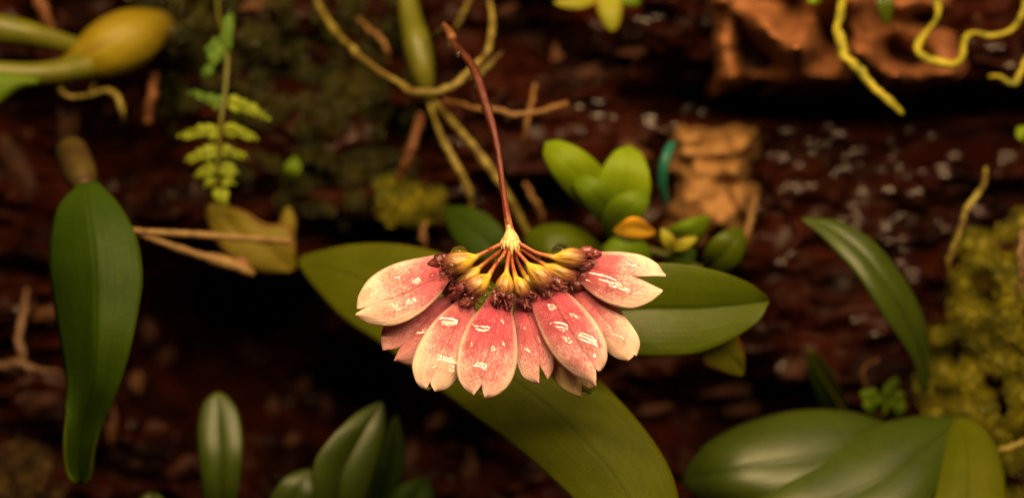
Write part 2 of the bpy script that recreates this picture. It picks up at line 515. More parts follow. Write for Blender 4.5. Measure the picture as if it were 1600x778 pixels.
CREAM = (0.86, 0.64, 0.52)
M = dict(
    peat=wall_mat(), water=water_mat(), film=film_mat(),
    sepal_a=sepal_mat("sepal_rose", CREAM, (0.80, 0.46, 0.48), (0.38, 0.022, 0.065), 0.95, 1),
    sepal_b=sepal_mat("sepal_mauve", (0.74, 0.36, 0.36), (0.66, 0.20, 0.25), (0.36, 0.04, 0.09), 0.95, 2),
    sepal_c=sepal_mat("sepal_red", (0.85, 0.60, 0.50), (0.76, 0.36, 0.41), (0.36, 0.016, 0.06), 1.13, 3),
    sepal_d=sepal_mat("sepal_gold", (0.84, 0.60, 0.32), (0.74, 0.34, 0.24), (0.46, 0.06, 0.06), 0.62, 4),
    hood=plain_mat("hood", 0, (0.30, 0.15, 0.05), 900, 0.35, 0.5, 0.35, 0.12,
                   [(0.0, (0.66, 0.44, 0.03)), (0.3, (0.60, 0.37, 0.03)), (0.55, (0.38, 0.20, 0.035)), (0.72, (0.20, 0.075, 0.03)), (0.88, (0.09, 0.022, 0.018)), (1.0, (0.06, 0.010, 0.012))],
                   (17, (0.12, 0.045, 0.02), 0.75)),
    pedicel=plain_mat("pedicel", 0, (0.20, 0.03, 0.01), 1600, 0.3, 0.6, 0.4, 0.1,
                      [(0.0, (0.34, 0.07, 0.025)), (0.5, (0.27, 0.032, 0.014)), (0.78, (0.36, 0.10, 0.02)), (1.0, (0.56, 0.33, 0.03))],
                      (9, (0.55, 0.22, 0.06), 0.35)),
    peduncle=plain_mat("peduncle", 0, (0.05, 0.008, 0.005), 900, 0.35, 0.12, 0.4, None,
                       [(0.0, (0.035, 0.012, 0.007)), (0.4, (0.038, 0.009, 0.005)), (0.7, (0.05, 0.0055, 0.003)), (0.93, (0.11, 0.013, 0.005)), (1.0, (0.40, 0.19, 0.07))],
                       (8, (0.13, 0.03, 0.014), 0.3)),
    bract=plain_mat("bract", (0.55, 0.33, 0.13), (0.66, 0.47, 0.22), 1200, 0.4, 0.4, 0.4, 0.2),
    lip=plain_mat("lip", (0.025, 0.003, 0.006), (0.19, 0.04, 0.042), 420, 0.3, 0.7, 0.8, 0.15),
    hairs=plain_mat("fringe", (0.13, 0.02, 0.025), (0.30, 0.09, 0.08), 900, 0.3, 0.4, 0.2),
    leaf_olive=leaf_mat("leaf_olive", (0.050, 0.060, 0.0006), (0.070, 0.078, 0.0010), 0.55, 0.28, 0.4, 0.3, 0.0, spec=0.07),
    leaf_mid=leaf_mat("leaf_mid", (0.034, 0.048, 0.0008), (0.047, 0.064, 0.0012), 0.31, 0.15, 0.5, 0.35, 0.0, spec=0.17),
    leaf_deep=leaf_mat("leaf_deep", (0.015, 0.031, 0.0005), (0.022, 0.042, 0.0008), 0.5, 0.18, 0.45, 0.35, 0.0, spec=0.08),
    leaf_gloss=leaf_mat("leaf_gloss", (0.022, 0.036, 0.0010), (0.032, 0.047, 0.0015), 0.40, 0.12, 0.5, 0.4, 0.0, spec=0.42),
    leaf_lime=leaf_mat("leaf_lime", (0.11, 0.165, 0.002), (0.15, 0.21, 0.004), 0.45, 0.3, 0.3, 0.25, 0.0),
    leaf_bright=leaf_mat("leaf_bright", (0.062, 0.105, 0.0015), (0.085, 0.135, 0.003), 0.45, 0.25, 0.35, 0.25, 0.0),
    leaf_yellow=leaf_mat("leaf_yellow", (0.50, 0.26, 0.012), (0.60, 0.36, 0.03), 0.5, 0.3, 0.3, 0.4, 0.0, edge=(0.46, 0.20, 0.01)),
    leaf_dying=leaf_mat("leaf_dying", (0.14, 0.15, 0.008), (0.22, 0.20, 0.010), 0.5, 0.2, 0.1, 0.1, 0.05, edge=(0.16, 0.05, 0.012)),
    leaf_dead=leaf_mat("leaf_dead", (0.10, 0.075, 0.006), (0.15, 0.115, 0.008), 0.55, 0.25, 0.2, 0.2, 0.0, edge=(0.09, 0.04, 0.01)),
    fern=leaf_mat("fern_green", (0.14, 0.20, 0.006), (0.22, 0.25, 0.010), 0.45, 0.3, 0.3, 0.0, 0.1),
    fern_dark=leaf_mat("fern_dark", (0.05, 0.12, 0.008), (0.08, 0.16, 0.012), 0.45, 0.3, 0.3, 0.0, 0.1),
    teal=leaf_mat("teal_blade", (0.010, 0.085, 0.055), (0.016, 0.11, 0.07), 0.35, 0.15, 0.2, 0.1, 0.2),
    bulb=plain_mat("pseudobulb", (0.15, 0.115, 0.003), (0.12, 0.085, 0.003), 160, 0.5, 0.0, 0.5, None,
                   [(0.0, (0.05, 0.025, 0.004)), (0.25, (0.12, 0.088, 0.002)), (0.6, (0.165, 0.125, 0.003)), (1.0, (0.09, 0.055, 0.004))],
                   (16, (0.10, 0.06, 0.003), 0.5)),
    husk=plain_mat("leaf_husk", (0.022, 0.011, 0.003), (0.042, 0.028, 0.003), 160, 0.6, 0.0, 0.4),
    stalk=plain_mat("leaf_stalk", (0.06, 0.062, 0.004), (0.09, 0.085, 0.006), 200, 0.4, 0.2, 0.2, 0.1),
    root_olive=plain_mat("root_olive", (0.06, 0.036, 0.004), (0.16, 0.125, 0.022), 330, 0.55, 0.1, 0.8, lo=0.4, hi=0.58),
    root_lime=plain_mat("root_lime", (0.10, 0.098, 0.002), (0.24, 0.20, 0.012), 330, 0.55, 0.1, 0.8, lo=0.4, hi=0.58),
    root_brown=plain_mat("root_brown", (0.0850, 0.0375, 0.0090), (0.1400, 0.0700, 0.0200), 500, 0.5, 0.15, 0.5),
    root_pale=plain_mat("root_pale", (0.1000, 0.0500, 0.0275), (0.1600, 0.0900, 0.0500), 500, 0.5, 0.15, 0.5),
    twig=plain_mat("twig", (0.085, 0.046, 0.013), (0.17, 0.10, 0.035), 350, 0.55, 0.05, 0.6),
    twig_rust=plain_mat("twig_rust", (0.07, 0.024, 0.008), (0.14, 0.055, 0.02), 350, 0.5, 0.1, 0.6),
    slab=plain_mat("weathered_cork", (0.12, 0.042, 0.014), (0.21, 0.080, 0.028), 150, 0.55, 0.08, 0.9, aniso=(0.5, 1, 3.0)),
    tan=plain_mat("tan_bark", (0.14, 0.066, 0.021), (0.24, 0.12, 0.04), 150, 0.55, 0.08, 0.6, aniso=(0.7, 1, 2.2)),
    chip=plain_mat("bark_chip", (0.013, 0.0035, 0.0012), (0.04, 0.011, 0.0035), 260, 0.7, 0.0, 1.0),
    chip_tan=plain_mat("bark_chip_tan", (0.025, 0.008, 0.0025), (0.075, 0.028, 0.009), 260, 0.7, 0.0, 1.0),
    moss=plain_mat("moss_yellow", (0.045, 0.050, 0.002), (0.26, 0.22, 0.008), 150, 0.55, 0.1, 0.2, 0.25),
    moss_dark=plain_mat("moss_dark", (0.0132, 0.0144, 0.0018), (0.0510, 0.0432, 0.0048), 110, 0.55, 0.15, 0.2, 0.2),
    moss_tan=plain_mat("moss_tan", (0.0330, 0.0180, 0.0048), (0.0720, 0.0420, 0.0096), 150, 0.6, 0.1, 0.2, 0.15),
)

# ------------------------------------------------------------------ the setting: a wet peat wall
POCKETS = [  # px, py, half-widths, depth cm
    (365, 540, 150, 120, 6.5), (560, 630, 100, 80, 5.0), (200, 160, 70, 120, 2.4), (20, 170, 60, 60, 1.4),
    (1290, 160, 300, 26, 2.8), (1490, 190, 120, 60, 1.6), (840, 60, 70, 70, 1.6), (1080, 140, 60, 40, 1.2),
    (640, 210, 40, 40, 1.0), (1150, 640, 140, 60, 2.0), (850, 330, 60, 50, 1.4), (560, 370, 120, 26, 1.6), (700, 700, 80, 60, 1.4)]


def wall_y(px, py):
    px, py = np.asarray(px, float), np.asarray(py, float)
    y = 7.6 + 0.55 * fbm(px, py * 1.9, 210, 3, 3) + 0.30 * fbm(px, py * 2.3, 70, 21, 2) + 0.05 * fbm(px, py * 1.6, 26, 31, 1)
    n = fbm(px, py * 1.3, 80, 51, 3)
    y = y - 0.30 * np.clip(1 - np.abs(n) * 3.2, 0, 1)          # ridges of fibres
    for a, b, w, h, d in POCKETS:
        e = ((px - a) / w) ** 2 + ((py - b) / h) ** 2
        y = y + d * np.exp(-e ** 1.4)
    return y


gx, gy = np.meshgrid(np.arange(-220, 1824, 4.2), np.arange(-220, 1004, 4.2))
PW = pix(gx, gy, wall_y(gx, gy))
nr, nc = gx.shape
wall = mesh("peat_wall", PW.reshape(-1, 3), [f[::-1] for f in grid_faces(nr, nc)], M["peat"], origin=(0, 8, 0))
props(wall, "dark reddish brown wet peat wall behind all the plants", "wall", kind="structure")


def on_wall(px, py, lift=0.0):
    return float(wall_y(px, py)) - lift


# carved cork slab and tan bark block, each a relief with real sides going back into the wall
def relief(name, L, R, y0, segs, m, back, nu=70, nv=110, rough=0.05, seed=0, edge=0.25, cells=5.0):
    A, B = spline(L, nu), spline(R, nu)
    w = np.linspace(0, 1, nv)[None, :, None]
    p = A[:, None] * (1 - w) + B[:, None] * w
    p = p + np.stack([fbm(p[..., 0], p[..., 1], 30, 81 + seed, 3), fbm(p[..., 0] + 300, p[..., 1], 30, 91 + seed, 3)], -1) * (13 if seed else 6)
    x, z = p[..., 0], p[..., 1]
    y = np.full(x.shape, float(y0))
    for (x0, z0, x1, z1, r, h) in segs:
        d = np.array([x1 - x0, z1 - z0], float)
        q = np.clip(((x - x0) * d[0] + (z - z0) * d[1]) / (d @ d + 1e-6), 0, 1)
        dd = np.hypot(x - x0 - q * d[0], z - z0 - q * d[1]) / r
        y = y - h * np.exp(-dd ** 2.6)
    y = y + rough * fbm(x, z * 1.4, 34, 61 + seed, 4) + 0.5 * rough * np.abs(fbm(x, z * 3, 14, 71 + seed, 2))
    ii, jj = np.meshgrid(np.arange(nu), np.arange(nv), indexing='ij')
    e = np.minimum(np.minimum(ii, nu - 1 - ii) / 5.0, np.minimum(jj, nv - 1 - jj) / 5.0)
    y = y + edge * np.clip(1 - e * 5.0 / cells, 0, 1) ** 2
    V = pix(x, z, y).reshape(-1, 3)
    ring = [j for j in range(nv)] + [i * nv + nv - 1 for i in range(1, nu)] + [(nu - 1) * nv + j for j in range(nv - 2, -1, -1)] + [i * nv for i in range(nu - 2, 0, -1)]
    xs, zs = x.reshape(-1)[ring], z.reshape(-1)[ring]
    BK = V[ring].copy()
    BK[:, 1] = back
    F = [f[::-1] for f in grid_faces(nu, nv)]
    n0, k = len(V), len(ring)
    for i in range(k):
        F.append((ring[i], ring[(i + 1) % k], n0 + (i + 1) % k, n0 + i))
    return mesh(name, np.vstack([V, BK]), F, m, origin=V.mean(0))


slab_segs = [(1128, 10, 1140, 118, 22, 0.85), (1165, 20, 1245, 92, 20, 0.75), (1205, 38, 1232, 62, 34, 1.15), (1275, 20, 1262, 62, 26, 0.95),
             (1150, 122, 1300, 124, 16, 0.45), (1255, 100, 1330, 112, 40, 0.8), (1330, 20, 1352, 62, 34, 1.15), (1340, 85, 1400, 118, 18, 1.0),
             (1400, 8, 1470, 6, 16, 0.9), (1410, 40, 1425, 60, 26, 0.8), (1400, 122, 1490, 118, 18, 0.75), (1470, 60, 1480, 100, 34, 0.7),
             (1300, -20, 1420, -30, 40, 0.9), (1120, -20, 1300, -30, 30, 0.9)]
sl = relief("cork_slab", [(1112, -60), (1106, 0), (1112, 70), (1120, 112), (1122, 128)], [(1530, -60), (1528, 0), (1522, 60), (1510, 108), (1494, 126)],
            7.9, [(a, b, c, d, r, h * 1.75) for a, b, c, d, r, h in slab_segs], M["slab"], 10.5, rough=0.14)
props(sl, "orange brown weathered cork slab with carved hollows above the dark ledge", "bark")
tb = relief("bark_block", [(1066, 200), (1044, 236), (1052, 285), (1034, 330), (1050, 380), (1078, 412)], [(1168, 196), (1186, 232), (1170, 280), (1192, 322), (1176, 372), (1160, 415)],
            7.2, [(1066, 218, 1088, 216, 12, 0.75), (1150, 214, 1164, 222, 15, 0.8), (1070, 240, 1150, 236, 11, 0.6), (1090, 262, 1150, 268, 12, 0.55), (1145, 268, 1165, 325, 18, 0.8),
                  (1095, 300, 1125, 330, 34, 0.85), (1062, 320, 1085, 372, 22, 0.7), (1130, 355, 1150, 385, 24, 0.75)], M["tan"], 9.5, 80, 70, rough=0.16, seed=4, edge=1.0, cells=14.0)
props(tb, "pale tan broken bark block beside the thin teal blade", "bark")


# bark chips bedded in the wall
def lump(name, px, py, y, a, b, ang, m, seed, parent=None, depth=0.6):
    V, F = ICO3
    r = np.random.default_rng(seed)
    ph = r.random(6) * 6.28
    nz = 1 + 0.14 * np.sin(V[:, 0] * 3.1 + ph[0]) * np.sin(V[:, 2] * 3.7 + ph[1]) + 0.10 * np.sin(V[:, 0] * 6.3 + ph[2] + V[:, 1] * 5) + 0.07 * np.sin(V[:, 2] * 11 + ph[3]) + 0.10 * np.sin(V[:, 0] * 14 + ph[4] + V[:, 2] * 9) + 0.16 * np.sign(np.sin(V[:, 0] * 4 + ph[5])) * np.sin(V[:, 2] * 5 + ph[2])
    Q = V * nz[:, None]
    s = (D + y) / D * K
    x, z = Q[:, 0] * a * s, Q[:, 2] * b * s
    c, sn = math.cos(ang), math.sin(ang)
    P = np.stack([x * c - z * sn, Q[:, 1] * min(a, b) * depth * s, x * sn + z * c], -1) + pix(px, py, y)
    return mesh(name, P, F, m, parent, origin=pix(px, py, y))


chips = [(105, 195, 60, 17, 1.45, 0), (28, 265, 58, 20, 2.1, 0), (30, 485, 26, 15, 0.3, 0), (70, 490, 20, 12, 0.2, 1), (20, 568, 26, 9, 0.0, 1),
         (228, 515, 24, 15, 2.2, 0), (250, 560, 26, 14, 0.5, 0), (212, 600, 20, 12, 1.2, 1), (235, 668, 24, 12, 0.2, 0), (175, 665, 30, 9, 1.5, 1),
         (280, 730, 30, 10, 0.7, 0), (60, 630, 30, 16, 0.2, 0), (425, 640, 22, 10, 1.4, 0), (475, 600, 24, 11, 1.2, 0), (508, 640, 26, 10, 1.6, 0),
         (455, 690, 18, 12, 0.6, 0), (640, 720, 30, 14, 1.3, 0), (735, 735, 30, 12, 1.5, 0), (690, 655, 22, 12, 0.4, 0), (1130, 610, 46, 12, 0.15, 0),
         (1240, 580, 24, 16, 0.3, 0), (1160, 640, 30, 10, 0.1, 0), (1020, 640, 26, 9, 0.2, 0), (985, 250, 26, 30, 0.2, 1), (920, 115, 24, 14, 0.5, 0),
         (870, 88, 9, 22, 0.2, 1), (985, 80, 24, 10, 0.1, 0), (790, 15, 20, 12, 0.3, 0), (400, 8, 26, 12, 0.2, 1), (12, 740, 30, 30, 0.2, 1)]
CH = """long reddish bark strip on the wall above the hanging leaf's petiole
dark leaning bark piece below the leaf stalks of the plump pseudobulb
dull bark chip behind the top of the pale vertical root
tan bark chip between the pale vertical root and the hanging leaf
flat tan bark chip at the foot of the pale vertical root
bark chip against the middle of the hanging leaf by the black hollow
larger bark chip on the rim of the black hollow
small tan chip beside the narrowing part of the hanging leaf
flat dark chip between the hanging leaf tip and the upright leaf
thin upright tan chip close against the hanging leaf's lower edge
slanting bark chip at the foot of the upright leaf
dark chip below the horizontal tan root
small upright chip between the upright leaf and the low leaf clump
bark chip deep in the black hollow's far side
upright chip just above the low leaf clump
rounded dark chip beside the low clump's smallest leaf
upright bark chip between the low clump and the strap leaf
upright bark chip close to the strap leaf's lower edge
dark chip beneath the rose and mauve sepals
long flat bark chip below the small yellowing leaf
blunt dark chip between the yellowing leaf and dark pointed blade
long low bark ridge above the broad leaf cluster
flat dark chip between the strap leaf and the yellowing leaf
tan bark chip between the seedling leaves and the teal blade
dark chip above the horizontal brown root's free end
small upright tan chip under the drooping shoot
flat dark chip beside the drooping shoot's yellow tip
dark chip inside the top of the looping root's bend
tan chip in the dark moss above the fern frond
tan lump beside the brownish withered moss""".split("\n")
for i, (x, y, a, b, an, tan) in enumerate(chips):
    o = lump("bark_chip", x, y, on_wall(x, y, 0.12), a, b, an, M["chip_tan" if tan else "chip"], 100 + i)
    props(o, CH[i], "bark chip", "bark chips bedded in the peat wall")

# wet grit: countless glossy crumbs that catch the lamps, thickest on the right of the wall
gl = [(1240, 205, 16, 5), (1300, 225, 34, 16), (1310, 265, 30, 9), (1225, 245, 30, 8), (1240, 295, 22, 10), (1390, 262, 20, 6), (1365, 305, 40, 10),
      (1340, 345, 26, 8), (1390, 350, 40, 14), (1405, 392, 30, 12), (1475, 358, 16, 7), (1465, 268, 14, 6), (1425, 303, 14, 5), (1495, 245, 14, 5),
      (1535, 335, 30, 10), (1580, 245, 20, 10), (1385, 198, 16, 6), (1020, 195, 26, 10), (930, 178, 34, 10), (1085, 175, 20, 7), (1240, 395, 12, 5),
      (1215, 415, 10, 4), (1365, 525, 9, 3), (1340, 500, 10, 3), (1240, 580, 22, 8), (1030, 35, 30, 10), (1560, 75, 30, 8), (1575, 105, 20, 6),
      (1080, 115, 12, 5), (720, 300, 26, 7), (710, 225, 20, 5), (20, 480, 20, 8), (80, 500, 22, 6), (1275, 350, 22, 9), (1185, 330, 12, 5), (1330, 120, 120, 6),
      (1420, 440, 24, 6), (1260, 270, 60, 10), (1350, 240, 60, 10), (150, 520, 20, 4), (480, 620, 30, 5), (1440, 215, 40, 6)]
V1, F1 = ICO2
GV, GF = [], []
for (x, y, sp, n) in gl:
    for k in range((n + 1) // 2):
        a, b = x + rng.normal() * sp * 0.6, y + rng.normal() * sp * 0.32
        r = rng.uniform(4.5, 12.0)
        yy = on_wall(a, b, 0.02)
        Q = V1 * np.array([rng.uniform(1, 2.0), 0.6, rng.uniform(0.5, 0.8)]) * r * K * 1.3
        Q = Q * (1 + 0.12 * np.sin(V1[:, :1] * 5 + k))
        GF += [tuple(i + len(GV) * len(V1) for i in f) for f in F1]
        GV.append(Q + pix(a, b, yy))
M["grit"] = plain_mat("wet_grit", (0.012, 0.004, 0.0025), (0.035, 0.014, 0.010), 300, 0.22, 1.0, 0.1)
g = mesh("wet_grit", np.vstack(GV), GF, M["grit"], origin=(0, 8, 0))
props(g, "glistening wet crumbs scattered over the dark peat wall", "grit", kind="stuff")


# ------------------------------------------------------------------ moss
def moss(name, blobs, m, per, size, label, seed):
    r = np.random.default_rng(seed)
    V, F, n = [], [], 0
    for (px, py, y, rad) in blobs:
        c = pix(px, py, y)
        R = rad * K * (D + y) / D
        cv = ICO1[0] * R * 0.55 + c
        F += [tuple(i + n for i in f) for f in ICO1[1]]
        V.append(cv)
        n += len(cv)
        d = r.normal(size=(per, 3))
        d[:, 1] = -np.abs(d[:, 1]) * 0.9 + 0.25
        d /= np.linalg.norm(d, axis=1)[:, None]
        s = size * K * r.uniform(0.6, 1.4, per)[:, None]
        a = np.cross(d, r.normal(size=(per, 3)))
        a /= np.linalg.norm(a, axis=1)[:, None]
        tipd = d + r.normal(size=(per, 3)) * 0.6
        tipd /= np.linalg.norm(tipd, axis=1)[:, None]
        p = c + d * R * r.uniform(0.5, 1.15, per)[:, None]
        q = np.stack([p, p + tipd * s * 0.55 + a * s * 0.36, p + tipd * s * 1.15, p + tipd * s * 0.55 - a * s * 0.36], 1)
        V.append(q.reshape(-1, 3))
        F += [(n + 4 * k, n + 4 * k + 1, n + 4 * k + 2, n + 4 * k + 3) for k in range(per)]
        n += 4 * per
    V = np.vstack(V)
    o = mesh(name, V, F, m, smooth=False, origin=V.mean(0))
    return props(o, label, "moss", kind="stuff")


def blob_field(poly, n, r0, r1, lift, seed, jit=0.2):
    """random blobs inside a polygon of pixels, standing on the wall"""
    P = np.asarray(poly, float)
    r = np.random.default_rng(seed)
    out = []
    while len(out) < n:
        x, y = r.uniform(P[:, 0].min(), P[:, 0].max()), r.uniform(P[:, 1].min(), P[:, 1].max())
        ins = False
        for i in range(len(P)):
            (x1, y1), (x2, y2) = P[i], P[i - 1]
            if (y1 > y) != (y2 > y) and x < (x2 - x1) * (y - y1) / (y2 - y1) + x1:
                ins = not ins
        if ins:
            l = lift(x, y) if callable(lift) else lift
            out.append((x, y, on_wall(x, y) - l + r.normal() * jit, r.uniform(r0, r1)))
    return out


moss("cushion_moss", blob_field([(1505, 385), (1560, 350), (1640, 340), (1640, 800), (1560, 800), (1480, 700), (1440, 640), (1455, 560), (1475, 450)], 120, 10, 24,
                                lambda x, y: 0.5 + 1.5 * min(1, max(0, (x - 1450) / 120)), 3, 0.4), M["moss"], 300, 5.5,
     "thick yellow green cushion moss beside the arching leaf and thin olive root", 4)
moss("wall_moss", blob_field([(270, -20), (640, -20), (660, 60), (640, 150), (640, 300), (560, 350), (430, 340), (380, 280), (250, 200), (240, 60)], 190, 9, 20, 0.15, 8),
     M["moss_dark"], 200, 6, "dark olive moss growing over the peat behind the fern frond", 5)
moss("moss_tuft", blob_field([(600, 280), (660, 275), (692, 318), (690, 340), (600, 340), (590, 310)], 22, 11, 17, 0.9, 12), M["moss"], 260, 5.5,
     "yellow olive moss tuft on the wall at the foot of the rust stick", 6)
moss("withered_moss", blob_field([(-60, 700), (40, 690), (90, 730), (100, 800), (-60, 800)], 40, 10, 18, 0.7, 14), M["moss_tan"], 90, 7,
     "brownish withered moss on the wall below the pale forked root", 7)
moss("moss_fringe", blob_field([(200, -30), (330, -30), (320, 40), (270, 70), (215, 20)], 26, 10, 16, 1.2, 15), M["moss_dark"], 90, 7,
     "dark moss fringe on the plump yellow pseudobulb", 9)

# ------------------------------------------------------------------ big leaves
surface("strap_leaf", [(930, 812), (860, 745), (800, 694), (740, 650), (690, 612), (600, 540), (540, 500), (500, 458), (475, 425), (466, 408)],
        [(1066, 812), (1050, 745), (1020, 690), (975, 635), (920, 580), (860, 530), (800, 470), (720, 410), (640, 385), (560, 382), (500, 393), (466, 404)],
        [1.1, 1.5, 2.2, 3.0, 3.8, 4.4], M["leaf_olive"], bulge=[0.1, 0.15, 0.15, 0.1, 0], fold=[-0.12, -0.12, -0.10, 0.0, 0], tilt=[0.05, 0.1, 0.1, 0.0, 0],
        ripple=0.03, nu=60, nv=25, thick=0.06)
props(bpy.context.scene.objects["strap_leaf"], "broad olive green strap leaf running diagonally behind the pink flower head", "leaf")

o = surface("folded_leaf", [(850, 470), (940, 425), (1030, 411), (1110, 421), (1165, 440), (1192, 458), (1200, 469)],
            [(850, 525), (920, 547), (990, 555), (1080, 553), (1140, 532), (1185, 500), (1201, 472)],
            [1.5, 1.5, 1.6, 1.9, 2.3], M["leaf_mid"], bulge=[0.20, 0.22, 0.22, 0.16, 0], fold=[0.33, 0.34, 0.34, 0.28, 0.1], tilt=[0.0, 0.0, 0.0, 0.0, 0], nu=50, nv=33, thick=0.03)
props(o, "glossy leaf folded along its midrib, pointing right from behind the flower", "leaf")

h1 = empty("hanging_leaf", pix(125, 250, 3.0), "long dark green hanging leaf with a narrow curled tip", "leaf")
surface("blade", [(122, 290), (90, 328), (78, 400), (85, 470), (97, 540), (106, 600), (103, 640), (100, 690), (104, 735), (116, 754)],
        [(150, 284), (185, 320), (212, 370), (222, 430), (215, 490), (200, 560), (180, 620), (157, 670), (146, 710), (142, 742), (134, 756)],
        [2.6, 2.2, 2.0, 1.9, 1.8, 1.8, 1.9, 2.2], M["leaf_deep"], h1, bulge=[0.05, 0.15, 0.1, 0.05, -0.1, -0.25], fold=[-0.05, -0.2, -0.35, -0.45, -0.3, 0.1, 0.2], tilt=[0, -0.1, -0.25, -0.35, -0.2, 0.1, 0.2],
        nu=60, nv=21, thick=0.06, ripple=0.05)
tube("petiole", [(112, 236, 4.4), (122, 262, 3.4), (134, 295, 2.75)], [24, 26, 25, 15], M["husk"], h1, 14, 24)

o = surface("arching_leaf", [(1441, 612), (1424, 560), (1385, 500), (1340, 430), (1300, 385), (1270, 356), (1252, 343)],
            [(1450, 610), (1449, 540), (1435, 480), (1400, 420), (1360, 375), (1310, 347), (1254, 342)],
            [4.4, 3.7, 3.4, 3.5, 4.0], M["leaf_gloss"], bulge=[0.1, 0.35, 0.45, 0.35, 0], fold=[0.2, 0.4, 0.4, 0.3, 0], tilt=[0.1, 0.25, 0.3, 0.2, 0], nu=50, nv=25, thick=0.06)
props(o, "narrow arching green leaf with two pale glossy bands, beside the yellow moss", "leaf")

rp = empty("broad_leaf_plant", pix(1490, 665, 4.6), "cluster of three broad leaves below the yellow cushion moss", "plant")
surface("leaf", [(1400, 668), (1330, 645), (1250, 642), (1170, 660), (1110, 690), (1080, 722), (1070, 745)],
        [(1420, 735), (1330, 775), (1250, 800), (1150, 795), (1095, 778), (1072, 760), (1068, 748)],
        [3.9, 3.5, 3.3, 3.4, 3.8], M["leaf_gloss"], rp, bulge=[0.3, 0.6, 0.7, 0.6, 0], fold=[0.3, 0.35, 0.35, 0.2, 0], tilt=[-0.5, -0.55, -0.5, -0.3, 0], nu=50, nv=25, thick=0.06)
surface("leaf", [(1492, 652), (1430, 652), (1370, 665), (1300, 695), (1220, 740), (1160, 792), (1130, 826)],
        [(1491, 668), (1482, 725), (1440, 800), (1370, 850), (1260, 868), (1170, 852), (1131, 830)],
        [4.3, 3.3, 2.8, 2.7, 3.0], M["leaf_gloss"], rp, bulge=[0.1, 0.6, 0.7, 0.6, 0], fold=[0.1, 0.35, 0.4, 0.2, 0], tilt=[-0.2, -0.6, -0.6, -0.3, 0], nu=50, nv=25, thick=0.06)
surface("leaf", [(1490, 656), (1472, 705), (1455, 770), (1452, 850), (1480, 920), (1515, 960)],
        [(1499, 652), (1535, 668), (1562, 715), (1572, 790), (1568, 860), (1545, 930), (1516, 960)],
        [4.2, 3.2, 2.6, 2.4, 2.8], M["leaf_olive"], rp, bulge=[0.05, 0.2, 0.25, 0.2, 0], fold=[0, 0.05, 0.05, 0.05, 0], nu=50, nv=21, thick=0.06)
tube("stem", [(1494, 660, 4.3), (1500, 690, 5.2), (1508, 720, 6.6)], [9, 10, 12], M["stalk"], rp)

o = surface("upright_leaf", [(326, 830), (314, 730), (310, 670), (318, 632), (332, 617), (340, 614)], [(362, 830), (376, 730), (378, 682), (370, 642), (354, 620), (342, 614)],
            [4.2, 3.7, 3.6, 3.8, 4.1], M["leaf_gloss"], bulge=[0.2, 0.3, 0.3, 0.1], fold=[0.25, 0.3, 0.3, 0.05], nu=34, nv=21, thick=0.06)
props(o, "single upright oval leaf with pale sheen standing apart before the black hollow", "leaf")

bp_ = empty("low_leaf_plant", pix(520, 830, 4.5), "low clump of overlapping dull leaves below the pink flower head", "plant")
surface("leaf", [(495, 830), (489, 735), (510, 692), (548, 654), (575, 637), (595, 629)], [(545, 835), (578, 755), (597, 695), (601, 655), (597, 630)],
        [4.0, 3.7, 3.7, 3.9, 4.3], M["leaf_gloss"], bp_, bulge=[0.2, 0.3, 0.3, 0.1], fold=[0.3, 0.35, 0.35, 0.05], tilt=[0.2, 0.25, 0.2, 0], nu=34, nv=21, thick=0.06)
surface("leaf", [(395, 850), (420, 785), (440, 752), (465, 738), (484, 734)], [(480, 850), (492, 795), (494, 760), (486, 735)],
        [4.2, 4.0, 3.9, 4.2], M["leaf_gloss"], bp_, bulge=[0.2, 0.3, 0.2, 0.1], fold=[0.2, 0.3, 0.2, 0], nu=30, nv=17, thick=0.06)
surface("leaf", [(600, 850), (608, 790), (620, 765), (645, 750), (668, 748)], [(660, 850), (676, 800), (678, 770), (670, 749)],
        [4.8, 4.6, 4.6, 4.9], M["leaf_deep"], bp_, bulge=[0.2, 0.3, 0.2, 0.1], fold=[0.2, 0.3, 0.2, 0], nu=30, nv=17, thick=0.06)
surface("leaf", [(560, 830), (585, 740), (600, 690), (612, 660), (618, 650)], [(610, 830), (628, 750), (632, 700), (626, 668), (620, 650)],
        [5.2, 5.0, 5.0, 5.2], M["leaf_deep"], bp_, bulge=[0.2, 0.2, 0.1], fold=[0.2, 0.2, 0.1], nu=30, nv=17, thick=0.06)
tube("stem", [(520, 822, 4.6), (560, 845, 5.0), (620, 840, 4.9)], [8, 10, 8], M["stalk"], bp_)
o = surface("leaf_tip", [(212, 850), (208, 800), (222, 776), (236, 771)], [(262, 850), (264, 800), (252, 777), (238, 771)], [4.4, 4.2, 4.4], M["leaf_gloss"], bulge=0.15, fold=0.15, nu=20, nv=13, thick=0.06)
props(o, "small green leaf tip between the hanging leaf and the upright leaf", "leaf")

o = surface("dark_blade", [(1292, 660), (1270, 600), (1262, 565), (1264, 545)], [(1330, 660), (1308, 600), (1284, 562), (1266, 545)], [7.0, 6.4, 6.0, 5.8], M["leaf_deep"], bulge=0.05, fold=0.25, tilt=-0.1, nu=24, nv=15, thick=0.05)
props(o, "small dark pointed blade standing behind the broad leaf cluster", "leaf")
tubeo = tube("grass_blade", [(1264, 548, 5.7), (1290, 595, 5.9), (1322, 648, 6.2)], [1.2, 1.6, 1.6], M["stalk"])
props(tubeo, "thin pale green stalk lying along the dark pointed blade", "stalk")
o = surface("yellowing_leaf", [(1090, 552), (1100, 570), (1125, 580), (1152, 586), (1160, 584)], [(1105, 530), (1140, 522), (1158, 536), (1162, 560), (1161, 583)],
            [2.6, 2.8, 3.2, 3.6], M["leaf_dying"], bulge=0.08, fold=0.1, nu=26, nv=17, thick=0.05, ripple=0.08)
props(o, "small yellow green leaf with brown edge below the folded leaf", "leaf")

